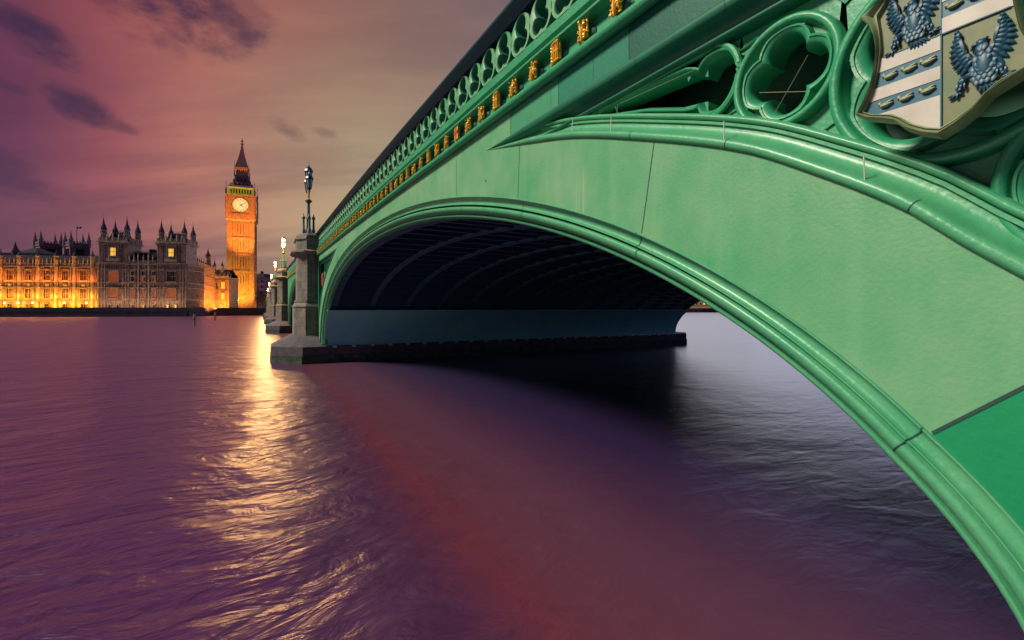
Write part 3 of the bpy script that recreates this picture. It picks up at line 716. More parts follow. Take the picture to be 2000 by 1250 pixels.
# legs and claws
for pts, w in (([(-.010, 3.962), (-.062, 3.966), (-.066, 3.925)], .030), ([(.030, 3.975), (.052, 3.978), (.060, 3.940)], .030)):
    for a, b_ in zip(pts, pts[1:]): mb.blade(EP(*a, -.006), EP(*b_, -.006), w, .013)
    a = pts[-1]; f_ = (a[0]-.012, a[1]-.022) if a[0] < 0 else (a[0]+.010, a[1]-.018)
    mb.blade(EP(*a, -.006), EP(*f_, -.006), .014, .010)
    for d in ((-.034, -.006), (-.030, -.018), (-.004, -.024), (.018, -.006)) if a[0] < 0 else ((.030, .006), (.032, -.006), (.012, -.018), (-.012, -.014)):
        mb.blade(EP(*f_, -.004), EP(f_[0]+d[0], f_[1]+d[1], -.002), .011, .008)
    for j in range(3): mb.blade(EP(a[0]-.012+j*.012, a[1]+.012, -.010), EP(a[0]-.014+j*.013, a[1]-.014, -.008), .012, .007)
eagle = mb.build('eagle', NAVY, sh, 55, (xf-.008, .778, 4.03)); eagle.scale = (1, 1, 1)
clone(eagle, sh, (xf-.008, .778+.238, 4.03+.303))

# underside: lining, ribs, cross girders -------------------------------------
pts_ = [arch_pt(pi-.0001-t*.02, RA-.30, RBZ-.27, YC, .93, 0) for t in range(60)]
sel = [p for p in pts_ if p[1] <= 2.93]
for side in (1, -1):
    mb = MB(); p2 = sel if side == 1 else [(2*YC-y, z) for y, z in sel]
    mb.grid([[(XF+.2+(XB-XF-.2)*i/20, y, z) for i in range(21)] for y, z in p2])
    y, z = p2[-1]; mb.box(XF+.2, XB, min(y, y+side*.6), max(y, y+side*.6), z-.04, z)
    mb.build('arch_lining', LIN, bridge, 60)
y = YC+RA-.30; mb = MB(); mb.box(0, .22, -.05, .0, 0, .14); br = mb.build('lining_bracket', LIN, bridge, 0)
for i in range(26): o = br if i == 0 else clone(br, bridge); o.location = (XF+.6+i*1.02, 27.08, .82)
mb = MB()
RIBX = [XF+.55+i*1.92 for i in range(14)]+[XB]
def rib_mesh(yc, a, b, z0, tilt, n=64):
    m_ = MB(); path = arch_path(a-.32, b-.30, yc, z0, n, tilt)
    path = [p for p in path if p[1] > 2.75]
    sweep(m_, path, [(.42, -.02), (.05, -.02), (.05, -.14), (0, -.14), (0, .14), (.05, .14), (.05, .02), (.42, .02)], 0, 1)
    return m_
rp = rib_mesh(YC, RA, RBZ, Z0, .012).build('arch_rib', SOFF, bridge, 40, (RIBX[0], 0, 0))
for x in RIBX[1:]: clone(rp, bridge, (x, 0, 0))
mb = MB()
for i in range(1, 40):
    t = pi*i/40; y, z = arch_pt(t, RA-.30, RBZ-.29)
    if z < 2.8: continue
    mb = MB(); mb.box(XF+.3, XB, y-.05, y+.05, z-.015, z+.02); mb.box(XF+.3, XB, y-.012, y+.012, z, z+.3); mb.build('cross_girder', SOFF, bridge, 0)
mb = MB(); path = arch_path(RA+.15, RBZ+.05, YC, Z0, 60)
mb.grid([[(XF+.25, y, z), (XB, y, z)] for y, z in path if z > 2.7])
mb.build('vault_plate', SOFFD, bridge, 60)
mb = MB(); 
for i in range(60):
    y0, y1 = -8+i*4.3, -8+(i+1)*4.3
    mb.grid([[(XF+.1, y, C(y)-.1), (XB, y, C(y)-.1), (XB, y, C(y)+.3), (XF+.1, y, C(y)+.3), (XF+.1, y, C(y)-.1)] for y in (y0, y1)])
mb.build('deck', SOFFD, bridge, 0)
# far side face of the first span
mb = MB(); mb.grid([[(XB+.1, y, arch_z(y)), (XB+.1, y, C(y)+.4)] for y in [YC-RA+.02+(2*RA-.04)*i/80 for i in range(81)]])
mb.build('far_face_plate', GREEN, bridge, 60)
strip([(XB, .4), (XB, 1.1), (XB+.15, 1.1), (XB+.15, .4)], 0, 240, 40, 'far_parapet', GREEND)

# piers ------------------------------------------------------------------------
PC = [29.6, 64.5, 102.6, 142.2, 180.3, 215.2]
def oct_plan(xa, xb, ch, hw, xe=XF+.35): # front x, corner x, -> half plan (relative to pier centre)
    return [(xe, -hw), (xb, -hw), (xa, -hw+ch), (xa, hw-ch), (xb, hw), (xe, hw)]
def pier(yc, dz_, first=False):
    p = empty('pier', (0, yc, 0)); p.parent = bridge; p.location = (0, yc, 0)
    mb = MB(); pl_ = [(XF+.3, -2.6), (1.9, -2.6), (.45, -1.25), (.45, 1.25), (1.9, 2.6), (XF+.3, 2.6)]
    body = [(XB+2.6, -1.25), (XB+1.2, -2.6), (1.9, -2.6), (.45, -1.25), (.45, 1.25), (1.9, 2.6), (XB+1.2, 2.6), (XB+2.6, 1.25)]
    mb.prism(body, -.5, .42, 1); body2 = [(x+(.04 if x < 10 else -.04), y*.985) for x, y in body]; mb.prism(body2, .42, .90, 0)
    tp = [(XF+.3, -1.6), (2.1, -1.6), (1.55, -1.05), (1.55, 1.05), (2.1, 1.6), (XF+.3, 1.6)]
    mb.prism([(x+(.06 if x < 2.5 else 0), y*.975) for x, y in pl_], .90, 1.46, 0, tp)
    mb.build('plinth', [STONED, MOSS], p, 25)
    zt = C(yc)-6.17
    s = MB()
    s.prism(oct_plan(1.63, 2.17, .72, 1.50), 1.44, 3.05+zt*.4)
    s.prism(oct_plan(1.60, 2.15, .74, 1.54), 3.05+zt*.4, 3.10+zt*.4)
    s.prism(oct_plan(1.60, 2.15, .74, 1.54), 3.10+zt*.4, 3.33+zt*.4, 0, oct_plan(1.76, 2.25, .66, 1.36))
    s.prism(oct_plan(1.72, 2.22, .68, 1.40), 3.34+zt*.4, 3.44+zt*.4)
    s.prism(oct_plan(1.80, 2.27, .64, 1.32), 3.44+zt*.4, 5.98+zt)
    for zj in (1.95, 2.45, 4.0, 4.5, 5.0, 5.5):
        w_ = .003 if zj > 3.4 else .0
        a_ = oct_plan(1.80-w_, 2.27-w_, .64, 1.32+w_) if zj > 3.4 else oct_plan(1.627, 2.167, .72, 1.503)
        zz = zj+zt if zj > 3.4 else zj
        s.prism(a_, zz, zz+.014, 1)
    s.build('shaft', [STONE, STONED], p, 25)
    c_ = MB()
    for a, z0_, z1_, b_ in ((.06, 5.96, 6.04, .08), (.20, 6.04, 6.12, .28), (.31, 6.12, 6.20, .31), (.28, 6.20, 6.30, .06)):
        c_.prism(oct_plan(1.80-a, 2.27-a*.6, .64, 1.32+a*.8), z0_+zt, z1_+zt, 0, oct_plan(1.80-b_, 2.27-b_*.6, .64, 1.32+b_*.8))
    c_.prism(oct_plan(1.76, 2.24, .64, 1.36), 6.30+zt, 6.82+zt)
    for a, z0_, z1_, b_ in ((.06, 6.82, 6.88, .12), (.12, 6.88, 6.97, .10), (.05, 6.97, 7.10, .03), (.03, 7.10, 7.24, -.12)):
        c_.prism(oct_plan(1.80-a, 2.27-a*.6, .64, 1.32+a*.8), z0_+zt, z1_+zt, 0, oct_plan(1.80-b_, 2.27-b_*.6, .64, 1.32+b_*.8))
    c_.build('cap', STONE, p, 25)
    return p
for i, yc in enumerate(PC): pier(yc, 0, i == 0)
# abutments (near one out of view beside the camera, far one on the west bank)
mb = MB(); mb.box(XF+.1, XB+1, -6, -.3, -.5, 6.6); mb.build('abutment', STONE, bridge, 0)
mb = MB(); mb.box(XF-.4, XB+1, 244, 262, -.5, 6.5); mb.box(XF-1, XF+.5, 243.5, 247, -.5, 6.9); mb.build('abutment', STONE, bridge, 0)
# the other spans -----------------------------------------------------------------
ends = PC+[245.5]
for i in range(len(PC)):
    y0, y1 = PC[i]+2.1, ends[i+1]-2.1; yc = (y0+y1)/2; a = (y1-y0)/2; b = C(yc)-.62-1.02-.0
    n = 60; mb = MB()
    ys = [y0+.001+(y1-y0-.002)*k/n for k in range(n+1)]
    mb.grid([[(XF, y, arch_z(y, a, b, yc, 1.02, 0)), (XF, y, C(y)-.17)] for y in ys])
    mb.grid([[(XB+.1, y, arch_z(y, a, b, yc, 1.02, 0)), (XB+.1, y, C(y)+.4)] for y in ys])
    mb.poly([(XF-.01, y0+.3, C(y0)-1.9), (XF-.01, y0+.3, C(y0)-.6), (XF-.01, y0+3.6, C(y0)-.6)], 1)
    mb.build('span_face', [GREEND, SOFFD], bridge, 60)
    ring(yc, a, b, 1.02, 0, n=50)
    m2 = MB(); m2.grid([[(XF+.25, y, z), (XB, y, z)] for y, z in arch_path(a-.38, b-.35, yc, 1.02, 40, 0)]); m2.build('span_vault', SOFF, bridge, 60)
    ya, yb = PC[i]+1.3, ends[i+1]-1.3
    strip(LO, ya, yb, 24, 'cornice_roll', GREEND); strip(BACK, ya, yb, 24, 'cornice_recess', TEAL); strip(UPC, ya, yb, 24, 'cornice_moulding', GREEND)
    strip([(XF+.05, .43), (XF+.05, .95)], ya, yb, 24, 'parapet_panel', GREEND); strip(RAIL, ya, yb, 24, 'parapet_rail', RAILM)
    if i < 3:
        m3 = MB(); y = ya+.3
        while y < yb-.3: m3.box(XF-.13, XF-.05, y-.09, y+.09, C(y)-.09, C(y)+.1); y += GS
        m3.build('gilded_band', GOLD, bridge, 0)
        m4 = MB(); y = ya+.3
        while y < yb-.3: m4.tube([(XF-.0, y+.17*cos(t*pi/4), C(y)+.69+.24*sin(t*pi/4)) for t in range(8)], .035, 4, closed=True); y += GS
        m4.build('parapet_tracery', GREEND, bridge, 0)

# ------------------------------------------------------------------ street lamps
def lantern(parent, cx, cy, z, lit, s=1.0):
    g = MB(); g.lathe([(.0, 0), (.115*s, 0), (.185*s, .50*s), (.0, .50*s)], cx, cy, z, 8)
    gl = g.build('lantern_glass', GLOW if lit else LGLASS, parent, 0)
    f = MB()
    for j in range(8):
        a = 2*pi*(j+.5)/8; f.tube([(cx+.125*s*cos(a), cy+.125*s*sin(a), z), (cx+.195*s*cos(a), cy+.195*s*sin(a), z+.5*s)], .010*s, 4)
    f.lathe([(.06*s, -.12*s), (.13*s, -.02*s), (.14*s, .01*s), (.10*s, .02*s)], cx, cy, z, 8)
    f.lathe([(.20*s, .49*s), (.235*s, .52*s), (.225*s, .56*s), (.19*s, .64*s), (.12*s, .74*s), (.06*s, .79*s), (.04*s, .84*s), (.05*s, .86*s), (.02*s, .92*s), (.015*s, .98*s), (.03*s, 1.0*s), (0, 1.06*s)], cx, cy, z, 8)
    f.build('lantern_cap', [RAILM] if not lit else [RAILM], gl, 30)
def street_lamp(x, y, z, lit, label, detail=True):
    r_ = empty('street_lamp', (x, y, z), label=label, cat='street lamp', group='lamps standing on the bridge piers')
    m_ = MB(); m_.prism([(.2*cos(t*pi/4+pi/8), .2*sin(t*pi/4+pi/8)) for t in range(8)], 0, .22)
    m_.lathe([(.17, .22), (.15, .40), (.115, .46), (.11, 1.0), (.13, 1.02), (.13, 1.1), (.10, 1.14), (.105, 1.2), (.085, 1.3), (.08, 1.92), (.12, 1.96), (.19, 2.02), (.20, 2.08), (.15, 2.1)], 0, 0, 0, 10)
    m_.build('post', TEAL, r_, 40)
    m_ = MB(); m_.lathe([(.15, 2.08), (.16, 2.13), (.07, 2.14)], 0, 0, 0, 10); m_.lathe([(.10, .98), (.14, 1.0), (.14, 1.03), (.1, 1.05)], 0, 0, 0, 10)
    for k in range(14): m_.lathe([(.052, 2.14+k*.06), (.075, 2.17+k*.06), (.052, 2.20+k*.06)], 0, 0, 0, 8)
    m_.build('gilded_stem', GOLD, r_, 40)
    for dx, dy in ((.27, 0), (-.27, 0), (0, .27), (0, -.27)):
        m_ = MB(); m_.lathe([(.10, 0), (.10, .35), (.065, .42), (.06, .98), (.10, 1.02), (.10, 1.08), (.07, 1.13), (.04, 1.18), (.02, 1.22), (.035, 1.26), (0, 1.32)], dx, dy, 0, 8)
        m_.build('pillaret', TEAL, r_, 40)
    m_ = MB(); m_.lathe([(.06, 2.95), (.07, 3.02), (.04, 3.1)], 0, 0, 0, 8)
    for s_ in (-1, 1): m_.tube([(0, 0, 2.42), (0, s_*.2, 2.36), (0, s_*.40, 2.42), (0, s_*.46, 2.60)], .035, 6); m_.tube([(0, s_*.07, 2.78), (0, s_*.22, 2.62), (0, s_*.32, 2.48)], .025, 5)
    m_.build('arm', TEAL, r_, 40)
    lantern(r_, 0, 0, 3.22, lit, 1.08); lantern(r_, 0, -.46, 2.72, lit); lantern(r_, 0, .46, 2.72, lit)
    if lit:
        ld = bpy.data.lights.new('lamp_light', 'POINT'); ld.energy = 3000; ld.color = (1, .52, .18); ld.shadow_soft_size = .4
        lo = bpy.data.objects.new('lamp_light', ld); COL.objects.link(lo); lo.parent = r_; lo.location = (-1.6, -1.5, 3.9)
    return r_
LB = ['unlit triple lantern lamp on the nearest stone pier', 'lit triple lantern lamp on the second stone pier', 'lit triple lantern lamp on the third stone pier', 'lit triple lantern lamp on the fourth stone pier', 'lit lamp on the fifth stone pier', 'lit lamp on the sixth pier nearest the clock tower bank']
for i, yc in enumerate(PC): street_lamp(2.45, yc, 7.22+C(yc)-6.17, i > 0, LB[i])

# ------------------------------------------------------------------ river, banks
def water():
    m = bpy.data.materials.new('river_water'); m.use_nodes = True; t = m.node_tree; p = t.nodes['Principled BSDF']; lk = t.links
    p.inputs['Base Color'].default_value = (.075, .026, .062, 1); p.inputs['Roughness'].default_value = .30; p.inputs['IOR'].default_value = 1.65; p.inputs['Specular IOR Level'].default_value = .9
    g = t.nodes.new('ShaderNodeTexCoord')
    def noise(sc, det, scale, rot=YAW, dist=0, rough=.5):
        mp_ = t.nodes.new('ShaderNodeMapping'); mp_.inputs['Rotation'].default_value = (0, 0, rot); mp_.inputs['Scale'].default_value = scale; lk.new(g.outputs['Object'], mp_.inputs[0])
        n = t.nodes.new('ShaderNodeTexNoise'); n.inputs['Scale'].default_value = sc; n.inputs['Detail'].default_value = det; n.inputs['Distortion'].default_value = dist; n.inputs['Roughness'].default_value = rough; lk.new(mp_.outputs[0], n.inputs[0]); return n.outputs[0]
    a = noise(.30, 4, (.7, 1.3, 1), YAW-.1, dist=.8, rough=.5); b = noise(1.7, 4, (.65, 1.35, 1), YAW+.05, .7, .55); c_ = noise(5, 4, (.7, 1.4, 1), YAW-.2, .6, .6)
    def mm(op, x, y):
        n = t.nodes.new('ShaderNodeMath'); n.operation = op
        for i, v in enumerate((x, y)):
            if isinstance(v, (int, float)): n.inputs[i].default_value = v
            else: lk.new(v, n.inputs[i])
        return n.outputs[0]
    # water is calmer in the lee of the bridge (world X > ~1)
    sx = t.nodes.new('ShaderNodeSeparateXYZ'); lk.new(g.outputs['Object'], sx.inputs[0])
    mr = t.nodes.new('ShaderNodeMapRange'); lk.new(sx.outputs[0], mr.inputs[0]); mr.inputs[1].default_value = -2; mr.inputs[2].default_value = 4; mr.inputs[3].default_value = 1; mr.inputs[4].default_value = .22
    h = mm('ADD', mm('MULTIPLY', a, 1.5), mm('ADD', mm('MULTIPLY', b, .46), mm('MULTIPLY', c_, .06)))
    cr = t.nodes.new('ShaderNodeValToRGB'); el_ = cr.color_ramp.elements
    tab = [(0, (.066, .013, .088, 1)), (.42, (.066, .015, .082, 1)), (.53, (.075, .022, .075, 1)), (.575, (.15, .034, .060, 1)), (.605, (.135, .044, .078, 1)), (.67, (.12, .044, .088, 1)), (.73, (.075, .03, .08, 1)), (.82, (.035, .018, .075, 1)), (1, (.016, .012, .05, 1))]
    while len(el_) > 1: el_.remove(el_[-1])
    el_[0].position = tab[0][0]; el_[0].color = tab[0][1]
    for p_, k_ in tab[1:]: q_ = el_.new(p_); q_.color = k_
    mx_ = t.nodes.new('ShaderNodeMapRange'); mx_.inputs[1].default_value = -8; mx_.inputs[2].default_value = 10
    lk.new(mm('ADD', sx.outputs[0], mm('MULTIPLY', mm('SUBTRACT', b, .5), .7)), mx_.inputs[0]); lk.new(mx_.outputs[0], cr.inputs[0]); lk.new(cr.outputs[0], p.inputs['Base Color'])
    bp = t.nodes.new('ShaderNodeBump'); bp.inputs['Distance'].default_value = .4; lk.new(mm('MULTIPLY', mr.outputs[0], .6), bp.inputs['Strength']); lk.new(h, bp.inputs['Height']); lk.new(bp.outputs[0], p.inputs['Normal'])
    return m
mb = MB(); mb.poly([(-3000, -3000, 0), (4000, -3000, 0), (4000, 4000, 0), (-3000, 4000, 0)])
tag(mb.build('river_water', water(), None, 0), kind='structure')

F1 = Vector((-54.1, 231.7, 0)); A1 = radians(-20.4)
e1 = Vector((cos(A1), sin(A1), 0)); p1 = Vector((-sin(A1), cos(A1), 0))
f1 = lambda t, d=0, z=0: F1+e1*t+p1*d+Vector((0, 0, z))
BZ = 2.55
mb = MB()
bank = [f1(-400, -6), f1(33.5, -6), f1(33.5, 6), Vector((-20, 238, 0)), Vector((2, 243, 0)), Vector((34, 243, 0)), Vector((230, 300, 0)), Vector((320, 262, 0)), Vector((700, 180, 0)), Vector((3500, 200, 0)), Vector((3500, 3500, 0)), Vector((-2800, 3500, 0)), Vector((-2800, 600, 0))]
mb.poly([(p.x, p.y, BZ) for p in bank])
tag(mb.build('ground', GROUND, None, 0), kind='structure')
mb = MB()
for a, b_ in zip(bank[:9], bank[1:10]):
    d = (b_-a).normalized(); nrm = Vector((d.y, -d.x, 0))
    q = [a+nrm*.0, b_+nrm*.0, b_+nrm*.5, a+nrm*.5]
    mb.prism([(v.x, v.y) for v in q], -.5, BZ-.02); mb.prism([(v.x, v.y) for v in (a+nrm*.1, b_+nrm*.1, b_+nrm*.4, a+nrm*.4)], BZ-.02, BZ+.85)
    mb.prism([(v.x, v.y) for v in (a+nrm*.0, b_+nrm*.0, b_+nrm*.6, a+nrm*.6)], 1.9, 2.0)
tag(mb.build('river_wall', DARKST, None, 0), label='low dark stone embankment wall along the far river bank', cat='wall')

# ------------------------------------------------------------------ palace
def windows(parent, specs, name='window'):
    cache = {}
    for (x, z0, w, h, lights, kind, y) in specs:
        key = (round(w, 2), round(h, 2), lights, kind)
        if key not in cache:
            m_ = MB(); m_.box(-w/2, w/2, -.12, -.02, 0, h, 0)
            fr = .16
            m_.box(-w/2-fr, -w/2, -.5, 0, -.2, h+.3, 1); m_.box(w/2, w/2+fr, -.5, 0, -.2, h+.3, 1); m_.box(-w/2-fr, w/2+fr, -.55, -.0, h, h+.35, 1); m_.box(-w/2-fr-.1, w/2+fr+.1, -.65, 0, -.3, 0, 1)
            for i in range(1, lights): m_.box(-w/2+w*i/lights-.055, -w/2+w*i/lights+.055, -.24, -.1, 0, h, 1)
            m_.box(-w/2, w/2, -.22, -.1, h*.52-.06, h*.52+.06, 1)
            pm = {'d': GLASSD, 'l': GLASSL, 'y': GLASSY}[kind]
            cache[key] = m_.build(name, [pm, CUR_STONE], parent, 0); o = cache[key]
            if kind != 'd': o['label'] = 'window lit from inside'
        else: o = clone(cache[key], parent)
        o.location = (x, y, z0)
def turret(m_, cx, cy, z0, zb, zt, r=1.0, m=0, ms=0):
    """octagonal turret with ogee cap and finial"""
    m_.lathe([(r, z0), (r, zb-1.6), (r*1.12, zb-1.4), (r*1.12, zb-1.1), (r*.9, zb-1.0), (r*.9, zb), (r*1.14, zb+.1), (r*1.14, zb+.35)], cx, cy, 0, 8, m)
    hh = zt-zb
    m_.lathe([(r*1.05, zb+.35), (r*.98, zb+hh*.15), (r*.8, zb+hh*.27), (r*.48, zb+hh*.40), (r*.27, zb+hh*.52), (r*.33, zb+hh*.56), (r*.15, zb+hh*.66), (r*.2, zb+hh*.71), (r*.07, zb+hh*.76), (.03, zb+hh)], cx, cy, 0, 8, ms)
def crenel(m_, x0, x1, y, z, h=.9, step=1.3, m=0, th=.3):
    m_.box(x0, x1, y, y+th, z, z+h*.45, m); n = max(1, int((x1-x0)/step)); s_ = (x1-x0)/n
    for i in range(n): m_.box(x0+s_*(i+.2), x0+s_*(i+.8), y, y+th, z+h*.45, z+h, m)
def niche_shades(m_, x0, x1, y, z0, z1, step=.5, w=.2, m=1):  # flat dark strips standing for the shade in blind recesses
    n = max(1, round((x1-x0)/step))
    for i in range(n):
        x = x0+(x1-x0)*(i+.5)/n; m_.box(x-w/2, x+w/2, y-.03, y, z0, z1, m)
def panels(m_, x0, x1, y, z0, z1, step=.75, d=.14, m=0):
    n = max(2, round((x1-x0)/step))
    for i in range(n+1):
        x = x0+(x1-x0)*i/n; m_.box(x-.07, x+.07, y-d, y, z0, z1, m)
# --- floodlit river wing
CUR_STONE = HSTONE
wing = empty('palace_wing', tuple(f1(0, 0, 0)), A1, label='long floodlit gothic palace wing glowing yellow with slate roof', cat='building')
x0w, x1w = -62.5, -.3; zb = BZ+.05
mb = MB(); mb.box(x0w, x1w, 0, 14, zb, 20.2)
for z, d in ((6.05, .5), (6.5, .3), (11.0, .45), (13.1, .45), (17.9, .3), (18.7, .55)): mb.box(x0w, x1w, -d, 0, z, z+.28)
bays = [-33.2-.35+6.15*k for k in range(-4, 7)]
bays = [b for b in bays if x0w < b < x1w+1.5]
for b in bays:
    mb.prism([(b-.55, 0), (b-.55, -.4), (b-.3, -.75), (b+.3, -.75), (b+.55, -.4), (b+.55, 0)], zb, 20.0)
    for z in (6.1, 11.0, 13.1, 18.7): mb.prism([(b-.65, 0), (b-.65, -.5), (b-.36, -.9), (b+.36, -.9), (b+.65, -.5), (b+.65, 0)], z, z+.3)
    for dx in (1.25, 1.75, 4.4, 4.9):
        mb.box(b+dx-.1, b+dx+.1, -.35, 0, 6.5, 18.7)
    for sx in (2.0, 2.55, 3.1, 3.65, 4.15): mb.box(b+sx-.12, b+sx+.12, -.25, 0, 11.3, 13.1)
    mb.ball((b+3.08, -.3, 12.2), (.75, .25, .8), 0, 8, 5)
    panels(mb, b+1.9, b+4.3, 0, 17.2, 18.6, .5)
crenel(mb, x0w, x1w, -.4, 18.95, 1.3, .85)
for b in bays:
    for z0_, z1_ in ((6.9, 8.6), (8.9, 10.7), (13.7, 15.4), (15.8, 17.6)):
        niche_shades(mb, b+.7, b+1.75, 0, z0_, z1_, .5, .22); niche_shades(mb, b+4.4, b+5.45, 0, z0_, z1_, .5, .22)
    niche_shades(mb, b+.8, b+5.3, 0, 11.4, 12.9, .55, .22); niche_shades(mb, b+.8, b+5.3, 0, 18.25, 18.65, .4, .18); niche_shades(mb, b+.8, b+5.3, 0, 19.0, 19.8, .4, .16)
for z in (5.9, 10.9, 12.98, 17.78, 18.55): mb.box(x0w, x1w, -.08, 0, z, z+.13, 1)  # dark strips painting the shadow line under each string course
mb.build('wall', [HSTONE, DARKST], wing, 0)  # DARKST here colours the painted shade strips of niches and string courses
for i, b in enumerate(bays):
    m_ = MB(); turret(m_, b, -.1, 18.8, 22.6, 26.0, .72, 0, 1); m_.build('turret', [HSTONE, DARKST], wing, 30)
mb = MB(); mb.grid([[(x0w, .4, 20.0), (x1w, .4, 20.0)], [(x0w, 4.0, 23.6), (x1w, 4.0, 23.6)], [(x0w, 10.0, 23.6), (x1w, 10.0, 23.6)], [(x0w, 13.8, 20.0), (x1w, 13.8, 20.0)]])
n = 60
for i in range(n): mb.box(x0w+(x1w-x0w)*i/n, x0w+(x1w-x0w)*i/n+.12, 3.9, 4.05, 23.55, 24.1)
mb.build('roof', SLATE, wing, 0)
for i, x in enumerate([b+3.08 for b in bays[:-1]]+[b+1.5 for b in bays[:-1]]+[b+4.65 for b in bays[:-1]]):
    if i == 0: m_ = MB(); m_.lathe([(.2, 0), (.2, 1.3), (.28, 1.4), (.1, 2.1), (.14, 2.2), (0, 2.9)], 0, 0, 0, 6); pn = m_.build('pinnacle', HSTONE, wing, 0); o = pn
    else: o = clone(pn, wing)
    o.location = (x, -.3, 19.6)
for i, b in enumerate(bays[:-1]):
    m_ = MB(); m_.box(-.45, .45, -.4, 1.2, 0, 1.3, 0); m_.poly([(-.55, -.45, 1.3), (.55, -.45, 1.3), (0, -.45, 2.2)]); m_.grid([[(-.55, -.45, 1.3), (-.55, 1.9, 1.3)], [(0, -.45, 2.2), (0, 2.2, 2.2)], [(.55, -.45, 1.3), (.55, 1.9, 1.3)]]); m_.build('dormer', HSTONE, wing, 0, (b+3.08, .9, 20.1))
specs = []
for i, b in enumerate(bays[:-1]):
    specs += [(b+3.08, 13.7, 2.3, 3.9, 4, 'd', 0), (b+3.08, 6.9, 2.2, 3.7, 4, 'd', 0), (b+3.08, 3.0, 1.5, 1.7, 2, 'l' if i % 4 == 1 else 'd', 0)]
windows(wing, specs)
# --- river pavilion with two towers
CUR_STONE = HSTONE2
pav = empty('palace_pavilion', tuple(f1(0, -1.5, 0)), A1, label='grey stone gothic pavilion with two turreted towers beside the river', cat='building')
W2 = 31.1
mb = MB(); mb.box(0, W2, 0, 13, -.3, 20.6, 0)
mb.box(-.4, W2+.4, -1.2, 0, -.5, 1.3, 1); mb.box(-.2, W2+.2, -.7, 0, 1.3, 3.0, 0)
TX = ((.4, 10.6), (20.6, 30.9))
for z, d in ((6.2, .45), (6.6, .25), (10.9, .4), (12.9, .4), (17.9, .35), (19.9, .5)):
    mb.box(-.1, W2+.1, -d, 0, z, z+.28); mb.box(W2, W2+d, -.1, 13, z, z+.28)
for x in (.3, 1.3, 2.4, 8.6, 9.6, 10.5, 12.6, 13.0, 16.0, 16.4, 19.2, 20.7, 21.7, 22.8, 28.8, 29.8, 30.8): mb.box(x-.14, x+.14, -.32, 0, 3.0, 20.3)
for x in (14.1, 17.7): mb.box(x-.28, x+.28, -.5, 0, 3.0, 21.2)
panels(mb, 0, W2, 0, 11.2, 12.9, .62); panels(mb, 0, W2, 0, 18.2, 19.9, .62); panels(mb, .3, 3.0, 0, 6.9, 17.9, .5, .2); panels(mb, 8.3, 10.5, 0, 6.9, 17.9, .5, .2); panels(mb, 20.7, 23.2, 0, 6.9, 17.9, .5, .2); panels(mb, 28.6, 30.9, 0, 6.9, 17.9, .5, .2)
for k in range(16): mb.box(W2, W2+.22, .4+k*.8, .6+k*.8, 3.0, 20.0)
for z0_, z1_ in ((6.9, 8.6), (8.9, 10.7), (13.3, 15.2), (15.6, 17.7)):
    for xa_, xb_ in ((.5, 3.2), (8.0, 10.4), (10.8, 12.4), (13.2, 14.6), (16.8, 18.4), (20.9, 23.5), (28.3, 30.7)): niche_shades(mb, xa_, xb_, 0, z0_, z1_, .5, .2)
for z0_, z1_ in ((11.3, 12.7), (18.3, 19.7), (3.4, 5.9)): niche_shades(mb, .4, W2-.4, 0, z0_, z1_, .62 if z0_ > 5 else 1.6, .24 if z0_ > 5 else .1)
for z in (6.05, 10.78, 12.78, 17.75, 19.78): mb.box(0, W2, -.06, 0, z, z+.14, 1)  # shadow below the string courses drawn as dark strips
crenel(mb, 10.8, 20.4, -.35, 20.2, 1.5, .8)
mb.build('wall', [HSTONE2, DARKST], pav, 0)
mb = MB(); mb.grid([[(10.6, .4, 20.6), (20.6, .4, 20.6)], [(10.6, 3.4, 25.0), (20.6, 3.4, 25.0)], [(10.6, 8, 25.0), (20.6, 8, 25.0)], [(10.6, 11, 20.6), (20.6, 11, 20.6)]])
for i in range(26): mb.box(10.8+i*.38, 10.9+i*.38, 3.4, 3.5, 25.0, 25.7)
mb.box(15.4, 17.2, 4, 5.5, 25, 26.4)
for x in (11.8, 15.2, 18.8): mb.box(x-.5, x+.5, .0, 2.0, 20.6, 23.0)
mb.build('roof', SLATED, pav, 0)
